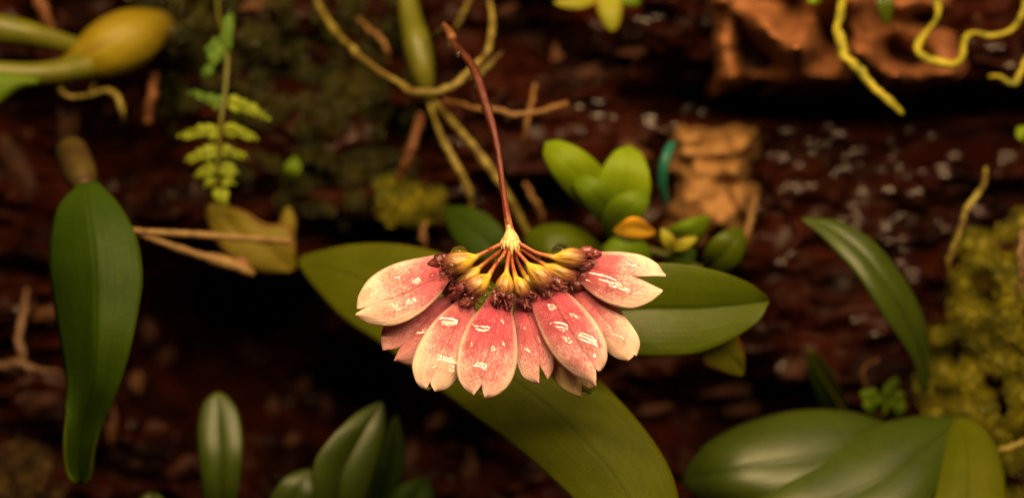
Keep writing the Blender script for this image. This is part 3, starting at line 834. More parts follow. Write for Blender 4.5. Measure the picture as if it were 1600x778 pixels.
# ------------------------------------------------------------------ small bright plant behind the flower
sp = empty("seedling_plant", pix(965, 372, 5.4), "small plant with rounded lime green leaves and one yellow leaf", "plant")


def oleaf(base, tip, w, y, mk, parent, blunt=0.5, bend=0.0, bulge=0.12, fold=0.1, tilt=0.0, name="leaf"):
    L, R = oval(base, tip, w, blunt, bend)
    return surface(name, L, R, y, M[mk], parent, bulge=[0, bulge, bulge, 0], fold=[fold, fold, 0.5 * fold, 0], tilt=[0, tilt, tilt, 0], nu=26, nv=17, thick=0.05)


oleaf((948, 322), (853, 224), 66, [4.4, 3.9, 3.6, 3.8], "leaf_lime", sp, 0.2, 0.02, 0.16, 0.04, 0.05)
oleaf((966, 352), (984, 229), 84, [4.6, 3.9, 3.7, 4.0], "leaf_lime", sp, 0.2, 0.0, 0.08, 0.16, 0.05)
oleaf((960, 352), (898, 276), 46, [4.4, 3.8, 3.5, 3.7], "leaf_bright", sp, 0.25, 0.08, 0.12, 0.05, 0.05)
oleaf((948, 368), (1010, 303), 54, [4.2, 3.7, 3.4, 3.5], "leaf_bright", sp, 0.25, -0.06, 0.12, 0.05, -0.05)
oleaf((1022, 364), (960, 360), 31, [3.7, 3.4, 3.3, 3.5], "leaf_yellow", sp, 0.5, 0.10, 0.03, 0.08, 0.1)
oleaf((1012, 420), (945, 385), 60, [4.0, 3.7, 3.6, 3.7], "leaf_bright", sp, 0.3, 0.1, 0.15, 0.1, 0)
oleaf((940, 402), (820, 372), 58, [4.6, 4.2, 4.1, 4.4], "leaf_mid", sp, 0.3, 0.06, 0.2, 0.1, -0.2)
oleaf((1026, 372), (1108, 340), 40, [4.4, 4.0, 3.9, 4.1], "leaf_bright", sp, 0.5, 0.12, 0.15, 0.1, -0.15)
oleaf((1052, 400), (1034, 358), 20, [4.0, 3.7, 3.7], "leaf_dying", sp, 0.4, 0.05, 0.06, 0.06)
oleaf((1046, 388), (1088, 372), 17, [3.9, 3.7, 3.7], "leaf_dying", sp, 0.4, 0.05, 0.06, 0.06)
oleaf((1040, 412), (1086, 392), 34, [4.2, 4.0, 4.1], "leaf_deep", sp, 0.4, 0.05, 0.08, 0.06)
oleaf((1100, 424), (1160, 358), 54, [4.4, 4.0, 3.9, 4.1], "leaf_mid", sp, 0.5, 0.04, 0.15, 0.15, -0.1)
oleaf((800, 408), (696, 326), 66, [4.4, 4.3, 4.6, 5.0], "leaf_deep", sp, 0.5, 0.0, 0.1, 0.1, 0)
tube("stem", [(820, 420, 4.7), (900, 408, 4.9), (962, 385, 4.7), (1030, 395, 4.8), (1104, 424, 4.7)], [6, 7, 7, 6, 5], M["stalk"], sp)
tube("stem", [(962, 392, 4.7), (956, 362, 4.6), (955, 330, 4.6)], [6, 6, 4], M["stalk"], sp)

o = surface("teal_blade", [(1040, 322), (1030, 290), (1032, 255), (1042, 228), (1052, 222)], [(1044, 320), (1041, 290), (1044, 258), (1051, 236), (1055, 223)], [5.6, 5.2, 5.0, 5.2], M["teal"], bulge=0.05, nu=24, nv=9, thick=0.05)
props(o, "thin curved teal blade in front of the tan bark block", "leaf")

pl = empty("moss_plantlet", pix(1380, 645, 5.6), "tiny bright green plantlet at the foot of the arching leaf", "plant")
for i, (x, y, w) in enumerate([(1345, 612, 22), (1362, 606, 20), (1388, 600, 22), (1402, 590, 20), (1410, 612, 22), (1372, 622, 24), (1396, 628, 20), (1350, 628, 18), (1415, 632, 20), (1384, 640, 22)]):
    oleaf((1380 + (x - 1380) * 0.2, 640), (x, y), w, [5.6, 5.2, 5.1], "leaf_bright", pl, 0.2, 0.1 * (-1) ** i, 0.08, 0.05, name="leaflet")
tube("stem", [(1376, 652, 6.0), (1352, 600, 5.6), (1350, 575, 5.6), (1372, 562, 5.9)], [3, 3, 2.5, 2], M["root_brown"], pl)

o = surface("withered_leaf", [(452, 425), (400, 424), (362, 405), (335, 370), (322, 335), (328, 320)], [(462, 420), (460, 372), (450, 352), (415, 350), (380, 330), (335, 318)],
            [5.6, 5.4, 5.4, 5.6], M["leaf_dead"], bulge=0.15, fold=0.1, nu=30, nv=21, thick=0.05, ripple=0.12)
props(o, "ragged olive yellow withered leaf behind the forked beige twig", "leaf")
o = surface("withered_leaf", [(436, 372), (438, 345), (446, 325)], [(460, 372), (462, 345), (454, 325)], [5.7, 5.7, 5.8], M["leaf_dead"], bulge=0.1, nu=16, nv=9, thick=0.05)
props(o, "narrow withered leaf scrap standing above the forked beige twig", "leaf")
for (b, t, w, mk, lab) in (((452, 285), (462, 246), 26, "leaf_bright", "tiny bright green leaf on the dark moss right of the fern frond"),
                           ((195, 450), (178, 428), 18, "leaf_bright", "tiny green speck leaf between hanging leaf and black hollow"),
                           ((1610, 222), (1590, 200), 24, "leaf_lime", "lime leaf edge peeping in beside the purple glint"),
                           ((1262, -14), (1282, 4), 26, "leaf_lime", "lime leaf tip drooping over the cork slab"),
                           ((1378, -40), (1386, 40), 26, "leaf_mid", "narrow dull leaf hanging over the cork slab hollow"),
                           ((1330, -10), (1600, 6), 0, None, None)):
    if mk:
        L, R = oval(b, t, w)
        yw = on_wall(b[0], b[1], 0.5) if b[0] < 1200 else 4.9
        o = surface("small_leaf", L, R, [yw, yw - 0.35, yw - 0.2], M[mk], bulge=0.06, fold=0.05, nu=16, nv=11, thick=0.04)
        props(o, lab, "leaf")

# drooping bud and leaves at the top edge
db = empty("drooping_shoot", pix(950, -30, 6.2), "yellowish drooping shoot hanging from above the red stem's right", "shoot")
db["label"] = "small yellowish drooping shoot hanging from the top above the lime seedling"
oleaf((948, -26), (957, 48), 40, [6.0, 5.7, 5.6], "leaf_dying", db, 0.1, 0.0, 0.15, 0.1)
oleaf((945, -10), (866, 4), 18, [6.0, 5.6, 5.6], "leaf_dying", db, 0.3, -0.1, 0.05, 0.05)
oleaf((955, -16), (1000, 4), 18, [6.0, 5.7, 5.7], "leaf_bright", db, 0.3, 0.1, 0.05, 0.05)

# ------------------------------------------------------------------ plump pseudobulb with stalks
pb = empty("pseudobulb_plant", pix(200, 70, 6.4), "plump yellow pseudobulb with two leaf stalks, above the hanging leaf", "plant")
tube("pseudobulb", [(268, 40, 7.4), (236, 46, 6.6), (190, 66, 6.1), (140, 90, 5.9), (92, 106, 5.9)], [16, 32, 45, 46, 40, 27, 12], M["bulb"], pb, 20, 40)
tube("stalk", [(130, 76, 5.9), (80, 62, 5.5), (30, 50, 5.2), (-40, 40, 5.0)], [13, 17, 22, 25], M["stalk"], pb, 14)
tube("stalk", [(140, 102, 5.7), (90, 112, 5.3), (40, 116, 5.0), (-40, 112, 4.8)], [20, 18, 18, 20], M["stalk"], pb, 14)
surface("leaf", [(62, 124), (30, 118), (-10, 112), (-60, 110)], [(58, 132), (30, 138), (2, 158), (-60, 210)], [4.9, 4.6, 4.5], M["leaf_bright"], pb, bulge=0.1, nu=16, nv=11, thick=0.05)
tube("root", [(92, 132, 5.6), (98, 146, 5.5), (115, 152, 5.5), (134, 150, 5.8)], [5, 4, 4, 3], M["root_olive"], pb)
tube("root", [(140, 150, 6.0), (165, 142, 5.8), (182, 150, 5.6), (190, 170, 5.6), (192, 186, 5.8)], [4, 4, 5, 5, 4], M["root_olive"], pb)
tube("root", [(150, 95, 6.2), (148, 125, 6.2), (140, 150, 6.0)], [5, 4, 4], M["root_olive"], pb)

# hanging pseudobulb behind the flower stem with its roots
hb = empty("hanging_pseudobulb", pix(660, 0, 6.0), "olive pseudobulb hanging behind the red flower stem", "plant")
tube("pseudobulb", [(628, -50, 6.6), (640, 20, 6.2), (652, 70, 5.9), (662, 120, 5.8), (670, 160, 6.1)], [13, 15, 18, 22, 17, 7], M["stalk"], hb, 16)
tube("root", [(672, 165, 5.8), (690, 215, 5.3), (715, 262, 5.1), (733, 300, 5.2), (738, 342, 5.6)], [4, 5, 6, 6, 5], M["root_olive"], hb, wob=0.12)
tube("root", [(680, 160, 5.8), (715, 200, 5.0), (752, 245, 4.7), (790, 300, 4.7), (826, 366, 5.0)], [4, 6, 7, 7, 6], M["root_olive"], hb, wob=0.12, seed=3)

T_ = [("looping_root", [(486, -20, 6.8), (510, 30, 6.2), (545, 72, 5.4), (600, 120, 4.7), (648, 143, 4.3), (690, 143, 4.2), (730, 118, 4.3), (760, 80, 4.6), (770, 40, 5.0), (760, -20, 5.6)],
       [5, 6, 7, 7.5, 8, 8.5, 8, 7, 6, 5], "root_olive", "long olive aerial root drooping in a loop behind the red flower stem", "root"),
      ("root_stub", [(740, 122, 5.0), (762, 104, 4.9), (784, 82, 5.0)], [4, 5, 2], "root_olive", "short pointed root stub beside the looping root", "root"),
      ("thin_root", [(560, 30, 6.8), (585, 55, 6.3), (603, 76, 6.2), (608, 100, 6.5)], [4, 5, 5, 4], "root_brown", "short dull brown root inside the looping root on the moss", "root"),
      ("thin_root", [(712, 45, 6.2), (724, 20, 5.9), (740, -10, 5.8)], [4, 4, 4], "root_olive", "short thin root rising behind the top of the red stem", "root"),
      ("horizontal_twig", [(694, 157, 5.2), (740, 168, 4.7), (792, 177, 4.5), (845, 173, 4.6), (886, 162, 4.9)], [4, 5.5, 6, 6, 6], "root_brown", "horizontal brown root crossing behind the red stem", "root"),
      ("crossing_twig", [(836, 132, 5.6), (828, 172, 5.2), (820, 212, 5.2), (814, 236, 5.6)], [4, 5, 5, 3], "root_brown", "short upright brown twig crossing the horizontal brown root", "twig"),
      ("faint_twig", [(820, 286, 6.2), (836, 316, 6.0), (850, 352, 6.3)], [4, 6, 4], "root_brown", "dull short twig just right of the red stem's lower end", "twig"),
      ("faint_twig", [(664, 348, 6.0), (660, 370, 5.9), (668, 398, 6.1)], [5, 5, 4], "root_brown", "short brown twig standing on the diagonal strap leaf's upper edge", "twig"),
      ("rust_stick", [(658, 180, 6.8), (648, 215, 6.3), (636, 248, 6.3), (624, 280, 6.7)], [9, 10, 9, 8], "twig_rust", "rust brown stick on the wall above the yellow moss tuft", "stick"),
      ("rust_stick", [(243, 116, 7.2), (238, 146, 6.7), (231, 190, 6.9)], [6, 9, 8], "twig_rust", "small rust stick between plump pseudobulb and fern frond", "stick"),
      ("rust_stick", [(52, -20, 7.0), (66, 14, 6.7), (80, 44, 6.9)], [10, 12, 8], "twig_rust", "reddish stick stub rising behind the upper leaf stalk", "stick"),
      ("aerial_root", [(1318, -30, 4.8), (1314, 20, 4.4), (1308, 52, 4.2), (1322, 90, 4.0), (1352, 124, 3.9), (1382, 150, 3.8), (1410, 178, 3.8)], [8, 8, 9, 10, 9, 9, 6], "root_lime",
       "straight lime green aerial root hanging down across the cork slab", "root"),
      ("curly_root", [(1458, -20, 5.2), (1466, 20, 4.9), (1448, 52, 4.7), (1434, 76, 4.5), (1450, 92, 4.3), (1482, 99, 4.2), (1502, 92, 4.3), (1508, 66, 4.5), (1518, 54, 4.6), (1556, 54, 4.6), (1584, 46, 4.5), (1598, 20, 4.4), (1604, -20, 4.4)],
       [6, 7, 5, 7, 8, 8, 7, 6, 6, 6, 6, 6, 6], "root_lime", "curly yellow green root coiling over the cork slab's end", "root"),
      ("curly_root", [(1546, 120, 4.9), (1562, 120, 4.7), (1576, 132, 4.6), (1590, 122, 4.6), (1606, 90, 4.7)], [4, 5, 6, 6, 7], "root_lime", "short hooked green root end below the curly root", "root"),
      ("thin_root", [(1541, 262, 4.9), (1536, 290, 4.5), (1512, 325, 4.4), (1498, 365, 4.4), (1484, 405, 4.5), (1484, 436, 4.8), (1478, 462, 5.4)], [3, 6, 6, 6, 6, 5, 4], "root_olive",
       "thin olive root rising upright out of the yellow cushion moss", "root"),
      ("white_root", [(1598, 360, 4.4), (1595, 400, 4.2), (1593, 450, 4.4), (1592, 480, 4.8)], [4, 5, 4, 3], "root_pale", "short whitish root against the yellow cushion moss top", "root"),
      ("thin_root", [(1552, 706, 4.2), (1580, 698, 4.0), (1620, 686, 4.2)], [5, 6, 6], "root_olive", "pale yellowish root across the moss beside the broad leaf cluster", "root"),
      ("brown_stalk", [(1182, 308, 5.9), (1172, 340, 5.7), (1164, 372, 5.6), (1158, 396, 5.8)], [5, 6, 6, 4], "root_brown", "thin brown stalk along the tan bark block's side", "twig"),
      ("pale_root", [(42, 452, 7.2), (36, 490, 6.5), (30, 530, 6.3), (36, 562, 6.3), (35, 592, 6.7)], [4, 6, 8, 8, 6], "root_pale", "pale vertical root on the wall beside the long hanging leaf", "root"),
      ("pale_root", [(-20, 576, 6.7), (30, 568, 6.2), (60, 578, 6.4), (92, 580, 6.9)], [8, 8, 6, 4], "root_pale", "horizontal tan root crossing the pale vertical root's foot", "root")]
for nm, pts, rd, mk, lab, cat in T_:
    props(tube(nm, pts, [r * 0.78 for r in rd], M[mk], None, 12, 70, 0.22, len(lab), jit=3.0), lab, cat)

tw = empty("forked_twig", pix(205, 362, 3.4), "beige dry twig forking in two from behind the long hanging leaf", "twig")
tube("branch", [(185, 352, 3.2), (215, 361, 3.4), (300, 366, 3.8), (380, 372, 4.1), (453, 377, 4.4)], [4, 5, 6, 6, 6], M["twig"], tw, 10, 60, 0.18, 2)
tube("branch", [(190, 352, 3.3), (225, 368, 3.5), (290, 392, 3.8), (345, 408, 4.0), (375, 418, 4.1), (396, 428, 4.2)], [4, 5, 6, 6, 11, 6], M["twig"], tw, 10, 60, 0.18, 5)
lump("knot", 377, 410, 4.15, 14, 9, -0.4, M["twig_rust"], 55, tw)

# ------------------------------------------------------------------ fern
fr = empty("fern_frond", pix(341, 0, 5.6), "bright green lacy fern frond hanging over the dark moss", "fern")
tube("stem", [(337, -40, 6.4), (341, 20, 5.8), (352, 60, 5.2), (355, 100, 5.0), (351, 150, 4.8), (345, 190, 4.7), (341, 235, 4.7), (340, 280, 4.7), (347, 312, 4.8)], [2, 2.2, 3, 3.4, 3.4, 3, 2.6, 2, 1], M["stalk"], fr, 8, 60)


def leaflet_mesh(m):
    """a small lobed leaflet lying along +x in the x-z plane, one unit long"""
    n, k = 9, 7
    V, uv = [], []
    for i in range(n):
        t = i / (n - 1)
        h = 0.5 * math.sin(math.pi * min(1, t * 0.86 + 0.10)) ** 0.7 * (1 + 0.12 * math.sin(t * 19))
        for j in range(k):
            s = j / (k - 1) * 2 - 1
            V.append((t, 0.10 * s * s - 0.10 * math.sin(math.pi * t), s * h))
            uv.append((t, s * 0.5 + 0.5))
    me = bpy.data.meshes.new("leaflet")
    me.from_pydata(V, [], grid_faces(n, k))
    lay = me.uv_layers.new(name="UVMap")
    for l in me.loops:
        lay.data[l.index].uv = uv[l.vertex_index]
    me.polygons.foreach_set("use_smooth", np.ones(len(me.polygons), bool))
    me.materials.append(m)
    return me


LFL = {k: leaflet_mesh(M[k]) for k in ("fern", "fern_dark")}


def pinna(b, t, y, w, mk, nl=5, sag=0.1):
    b, t = np.asarray(b, float), np.asarray(t, float)
    d = t - b
    ln = np.linalg.norm(d)
    mid = (b + t) / 2 + np.array([0, -abs(sag) * ln * 0.5])
    q = tube("pinna", [(b[0], b[1], y), (mid[0], mid[1], y - 0.12), (t[0], t[1], y - 0.02)], [1.6, 1.4, 0.8], M["stalk"], fr, 6, 12)
    base = wloc(q)
    Q = spline([b, mid, t], nl + 2)
    for i in range(1, nl + 2):
        f = i / (nl + 1)
        tg = Q[min(i + 1, nl + 1)] - Q[i - 1]
        ang0 = math.atan2(-tg[1], tg[0])
        sides = (1, -1) if i <= nl else (0,)
        for s in sides:
            ll = 1.12 * w * (1.0 - 0.50 * f) * (1 if s else 0.9) * random.uniform(0.72, 1.2)
            o = bpy.data.objects.new("leaflet", LFL[mk])
            o.parent = q
            P = pix(Q[i][0], Q[i][1], y - 0.1 * math.sin(math.pi * f))
            o.location = Vector(P) * U - base
            sc = ll * K * (D + y) / D * U
            o.scale = (sc, sc, sc * random.uniform(0.75, 1.05))
            o.rotation_euler = (random.uniform(-0.45, 0.45), -(ang0 + s * random.uniform(0.75, 1.05)), random.uniform(-0.3, 0.3))
            C.objects.link(o)
    return q


for a in [((352, 82), (360, 22), 5.0, 13, "fern_dark", 8), ((350, 72), (320, 118), 5.0, 13, "fern_dark", 7), ((346, 60), (324, 82), 5.2, 10, "fern_dark", 4),
          ((350, 168), (300, 146), 4.9, 12, "fern_dark", 6), ((352, 158), (416, 184), 4.7, 13, "fern", 8), ((345, 205), (282, 212), 4.7, 13.5, "fern", 8),
          ((346, 203), (398, 216), 4.7, 12.5, "fern", 7), ((342, 236), (294, 250), 4.7, 12.5, "fern", 7), ((342, 234), (383, 246), 4.7, 11.5, "fern", 5),
          ((340, 262), (306, 274), 4.7, 11, "fern", 5), ((341, 260), (366, 268), 4.7, 12, "fern", 3), ((341, 282), (322, 290), 4.7, 11, "fern", 2),
          ((342, 280), (364, 286), 4.7, 11, "fern", 2), ((344, 292), (348, 318), 4.75, 14, "fern", 4)]:
    pinna(*a)

# ------------------------------------------------------------------ the orchid umbel
um = empty("orchid_umbel", pix(798, 378, 0.1), "pink and cream orchid umbel of fanned sepals hanging from a red stem", "flower")
tube("stem", [(676, 62, 7.6), (684, 52, 5.2), (692, 44, 3.2), (700, 50, 2.3), (710, 70, 1.8), (738, 104, 1.3), (758, 160, 0.85), (776, 225, 0.5), (785, 290, 0.25), (792, 335, 0.12), (797, 362, 0.08)],
     [5, 5, 6, 7, 7.5, 7, 5.6, 5.2, 5.0, 5.2, 6.8], M["peduncle"], um, 14, 110, 0.10)
tube("sheath", [(693, 38, 2.55), (699, 46, 2.25), (707, 60, 1.85)], [3, 6.0, 7.6], M["twig_rust"], um, 10, 12)
tube("hub", [(795, 352, 0.08), (797, 364, 0.07), (798, 374, 0.06), (798, 384, 0.06), (798, 391, 0.08)], [5.2, 6.5, 11, 14, 12, 8], M["bract"], um, 18, 24)
for k in range(15):                                            # papery bracts round the hub
    a = 2 * math.pi * k / 15 + 0.2
    rx, ry = math.cos(a), math.sin(a)
    x0, y0 = 798 + rx * 9, 0.06 + ry * 0.09
    ln = random.uniform(16, 30)
    L = [(x0 - 3.2, 371), (x0 + rx * 5 - 3.4, 371 + ln * 0.55), (x0 + rx * 6.5, 371 + ln)]
    R = [(x0 + 3.2, 371), (x0 + rx * 5 + 3.4, 371 + ln * 0.55), (x0 + rx * 6.5 + 0.5, 371 + ln)]
    surface("bract", L, R, [y0, y0 + ry * 0.06, y0 + ry * 0.05], M["bract"], um, bulge=0.02 * (-ry if abs(ry) > 0.3 else 1), nu=9, nv=5, thick=0.012)

PET = []                                                       # sepal and hood meshes, for setting drops on them


def sepal_pair(fl, base, left, centre, right, ltip, rtip, y, mk, bulge=0.2, lift=(0.25, 0.5, 0.0), own=0.05, tilt=0.0, thick=0.03):
    """two lateral sepals fused along a centre line; edges in pixels from the claw outwards; y = depth of claw, middle and tip"""
    end = ((ltip[0] + rtip[0]) / 2, (ltip[1] + rtip[1]) / 2)
    ax = (base, end)
    b = np.array(base, float)
    d = np.array(end, float) - b
    d /= np.linalg.norm(d)
    nrm = np.array([-d[1], d[0]])
    if (np.array(left[len(left) // 2]) - b) @ nrm < 0:
        nrm = -nrm
    bl, br = b + nrm * 15, b - nrm * 15
    bulge *= 0.52
    bw = [bulge * 0.3, bulge * 0.75, bulge, bulge * 0.95, bulge * 0.7]
    kw = dict(bulge=bw, axis=ax, own=own, thick=thick, nu=44, nv=17, tilt=tilt, ripple=0.02)
    o1 = surface("lateral_sepal", [bl] + left + [ltip], [b] + centre + [ltip], y, M[mk], fl, v0=-1, v1=0.0, seed=len(PET), **kw)
    o2 = surface("lateral_sepal", [b] + centre + [rtip], [br] + right + [rtip], y, M[mk], fl, v0=0.0, v1=1, seed=len(PET) + 1, **kw)
    PET.extend([o1, o2])


def floret(base, tip, wide, yb, yt, ped, hubx, hy):
    """hooded flower: striped yellow hood, pedicel to the hub, dark lip and fringed petals"""
    bx, by = base
    tx, ty = tip
    mx, my = (bx + tx) / 2, (by + ty) / 2
    prof = [0.20, 0.42, 0.68, 0.88, 1.0, 1.02, 0.95, 0.8]
    hood = tube("floret", [(bx, by, yb), (mx, my, (yb + yt) / 2 - 0.03), (tx, ty, yt)], [p * wide / 2 for p in prof], M["hood"], um, 18, 26)
    PET.append(hood)
    tube("pedicel", [(hubx, 381, hy), *[(x, y, hy + (yb - hy) * (k + 1) / (len(ped) + 1)) for k, (x, y) in enumerate(ped)], (bx + (tx - bx) * 0.1, by + (ty - by) * 0.1, yb)],
         [3.7, 3.3, 3.1, 3.3, 3.6, 4.6], M["pedicel"], hood, 10, 34, 0.0)
    d = np.array([tx - bx, ty - by], float)
    ln = np.linalg.norm(d)
    d /= ln
    n = np.array([-d[1], d[0]])
    for k in range(6):                                         # dark pointed petals at the mouth of the hood
        sd = (k - 2.5) / 2.5 + random.uniform(-0.15, 0.15)
        p = np.array([tx, ty]) - d * random.uniform(7, 12) + n * sd * wide * 0.34
        q = np.array([tx, ty]) + d * random.uniform(1, 10) + n * sd * wide * 0.50
        yy = yt - wide * K * 0.42 * (1 - 0.6 * sd * sd)
        wd = random.uniform(2.6, 4.2)
        L = [p + n * wd * 0.8, (p + q) / 2 + n * wd, q]
        R = [p - n * wd * 0.8, (p + q) / 2 - n * wd, q + 0.3]
        surface("petal", L, R, [yy + 0.04, yy, yy + 0.06], M["lip"], hood, bulge=0.015, nu=10, nv=7, thick=0.008)
    for k in range(2):
        e = (-1, 1)[k] * wide * 0.27
        lp = [(tx - d[0] * 6 + n[0] * e, ty - d[1] * 6 + n[1] * e, yt + 0.05), (tx + d[0] * 6 + n[0] * e * 1.3, ty + d[1] * 6 + n[1] * e * 1.3, yt + 0.02),
              (tx + d[0] * 15 + n[0] * e, ty + d[1] * 15 + n[1] * e, yt + 0.03), (tx + d[0] * 27 + n[0] * e * 1.1, ty + d[1] * 27 + n[1] * e * 1.1, yt + 0.04)]
        PET.append(tube("lip", lp, [8, 9, 9.5, 8, 6.5, 3], M["lip"], hood, 14, 22, 0.12, int(tx) + k))
    for k in range(9):
        sd = random.uniform(-1, 1)
        p = np.array([tx, ty]) + n * sd * wide * 0.5 + d * random.uniform(-4, 14)
        q = p + d * random.uniform(5, 14) + n * random.uniform(-9, 9)
        tube("fringe_hair", [(p[0], p[1], yt - 0.03), ((p[0] + q[0]) / 2 + 1, (p[1] + q[1]) / 2, yt - 0.13), (q[0], q[1], yt - 0.12)], [0.9, 0.7, 0.4], M["hairs"], hood, 5, 8)
    return hood


f1 = floret((746, 401), (697, 416), 37, -0.02, 0.0, [(780, 383), (762, 392)], 789, 0.02)
f2 = floret((750, 417), (718, 447), 31, 0.08, 0.16, [(784, 390), (766, 404)], 791, 0.04)
f3 = floret((766, 430), (733, 455), 34, -0.10, -0.14, [(787, 398), (774, 414)], 793, 0.00)
f4 = floret((792, 423), (786, 462), 29, -0.12, -0.18, [(796, 395), (793, 410)], 796, -0.03)
f5 = floret((804, 431), (822, 462), 27, -0.04, -0.06, [(799, 398), (801, 415)], 800, 0.0)
f9 = floret((818, 428), (838, 458), 22, 0.16, 0.22, [(806, 402), (812, 416)], 803, 0.12)
f6 = floret((824, 412), (858, 446), 35, -0.14, -0.16, [(806, 390), (814, 400)], 803, -0.02)
f7 = floret((850, 414), (898, 433), 31, 0.02, 0.06, [(814, 387), (830, 400)], 806, 0.02)
f8 = floret((862, 402), (912, 404), 32, -0.08, -0.02, [(816, 383), (838, 395)], 807, 0.0)

# left upper
sepal_pair(f1, (706, 420), [(698, 398), (660, 403), (615, 414), (580, 434), (562, 460)], [(690, 432), (650, 451), (615, 466), (577, 479)],
           [(700, 440), (685, 462), (655, 490), (620, 507), (585, 507), (565, 498)], (558, 482), (556, 491), [0.10, -0.02, -0.08, -0.10, -0.08], "sepal_a", 0.26, own=0.05, tilt=[-0.05, -0.2, -0.25, -0.1])
# left second, behind
sepal_pair(f2, (720, 452), [(695, 462), (645, 482), (606, 502), (596, 525)], [(700, 478), (660, 508), (628, 540)],
           [(716, 480), (700, 515), (675, 552), (648, 569)], (599, 547), (616, 563), [0.35, 0.22, 0.12, 0.04, 0.0], "sepal_b", 0.16, own=0.05)
# left third
sepal_pair(f3, (732, 460), [(712, 472), (681, 500), (657, 534), (645, 567), (649, 592), (658, 604)], [(722, 490), (706, 525), (688, 565), (673, 594)],
           [(742, 480), (742, 515), (733, 560), (719, 585), (700, 605)], (666, 607), (679, 611), [0.10, -0.10, -0.25, -0.37, -0.44], "sepal_a", 0.24, own=0.05)
# centre
sepal_pair(f4, (780, 464), [(752, 481), (735, 500), (719, 536), (714, 575), (721, 600)], [(778, 490), (768, 530), (758, 570), (753, 598)],
           [(798, 482), (806, 520), (807, 565), (795, 600), (775, 617)], (740, 617), (757, 621), [0.0, -0.20, -0.39, -0.53, -0.63], "sepal_c", 0.28, own=0.04)
# narrow pair beside it
sepal_pair(f5, (822, 464), [(803, 482), (803, 520), (806, 560), (815, 585), (828, 594)], [(824, 490), (836, 530), (842, 565)],
           [(832, 480), (848, 510), (862, 550), (864, 575)], (842, 598), (856, 591), [0.15, 0.0, -0.12, -0.22, -0.28], "sepal_c", 0.16, own=0.05)
# gold pair behind the large right one
sepal_pair(f9, (845, 470), [(846, 510), (856, 560), (866, 592), (885, 610)], [(868, 520), (890, 565), (908, 596)],
           [(880, 500), (912, 550), (930, 585), (928, 600)], (908, 619), (921, 606), [0.45, 0.28, 0.12, 0.0, -0.06], "sepal_d", 0.14, own=0.04)
# large right
sepal_pair(f6, (852, 450), [(832, 480), (848, 525), (868, 558), (895, 583), (915, 592)], [(868, 480), (892, 520), (914, 552), (930, 575)],
           [(876, 450), (900, 470), (926, 498), (944, 530), (948, 556), (944, 570)], (931, 603), (937, 579), [-0.02, -0.22, -0.42, -0.56, -0.66], "sepal_c", 0.28, own=0.05)
# right lower
sepal_pair(f7, (892, 440), [(886, 462), (912, 500), (938, 536), (960, 557)], [(915, 465), (945, 500), (972, 532), (990, 553)],
           [(912, 448), (940, 462), (968, 486), (990, 514), (999, 535)], (982, 563), (994, 556), [0.25, 0.10, -0.03, -0.12, -0.16], "sepal_a", 0.2, own=0.03)
# right upper
sepal_pair(f8, (906, 415), [(900, 432), (920, 455), (950, 474), (985, 482), (1012, 473), (1028, 461)], [(930, 421), (960, 428), (988, 432)],
           [(914, 398), (950, 394), (996, 398), (1024, 411), (1034, 424)], (1035, 454), (1040, 431), [0.10, -0.02, -0.08, -0.10, -0.08], "sepal_a", 0.22, own=0.05, tilt=[0.05, 0.18, 0.2, 0.1])

# ------------------------------------------------------------------ water drops
DG = bpy.context.evaluated_depsgraph_get()
bv, bf, owner = [], [], []
for o in PET:
    me = o.data
    off = len(bv)
    w = wloc(o)
    bv += [(v.co + w) for v in me.vertices]
    bf += [tuple(i + off for i in p.vertices) for p in me.polygons]
    owner += [(o.parent if o.name.startswith(('lateral', 'lip')) else o).name] * len(me.polygons)
BVH = BVHTree.FromPolygons(bv, bf)

EYE = Vector((0, -D * U, 0))


def hit(px, py):
    d = (Vector(pix(px, py, 0.0)) * U - EYE).normalized()
    p, n, k, _ = BVH.ray_cast(EYE, d)
    hit.on = owner[k] if p is not None else None
    if p is None:
        return None, None
    if n.dot(d) > 0:
        n = -n
    return np.array(p) / U, np.array(n)


def drop(px, py, r, label, group, squash=0.75, yfree=None, long=1.0, tear=0.0, ang=0.0, name="water_drop", sink=0.25, mk="water"):
    p, n = hit(px, py) if yfree is None else (None, None)
    if p is None:
        y = 0.0 if yfree is None else yfree
        p, n = pix(px, py, y), np.array([0, -1.0, 0])
    R = r * K * (D + p[1]) / D
    V = ICO3[0].copy()
    ref = np.array([math.cos(ang), 0, math.sin(ang)])
    a = ref - n * (ref @ n)
    a /= np.linalg.norm(a)
    b = np.cross(n, a)
    if tear:
        V[:, 0] *= 1
    Q = V[:, :1] * a * R * long + V[:, 1:2] * b * R + V[:, 2:] * n * R * squash
    if tear:
        Q[:, 2] *= 1 + tear
    c = p + n * R * squash * (1 - sink * 2)
    o = mesh(name, Q + c, ICO3[1], M[mk], origin=c)
    return props(o, label, "water drop", group)


PAIR = {f1.name: "cream tipped sepal pair nearest the hanging leaf", f2.name: "mauve sepal pair tucked behind its neighbours", f3.name: "rose sepal pair overlapping the mauve one",
        f4.name: "red sepal pair hanging straight down", f5.name: "narrow sepal pair beside the straight hanging one", f9.name: "golden sepal pair behind the big red one",
        f6.name: "big red sepal pair over the golden one", f7.name: "rose sepal pair next to the big red one", f8.name: "sepal pair lying across the folded leaf",
        None: "gap between the yellow hoods"}


def name_by_pair(o, start):
    o["label"] = start + PAIR[hit.on]
    o["group"] = start.split(" on ")[0].split(" at ")[0] + "s, " + PAIR[hit.on]


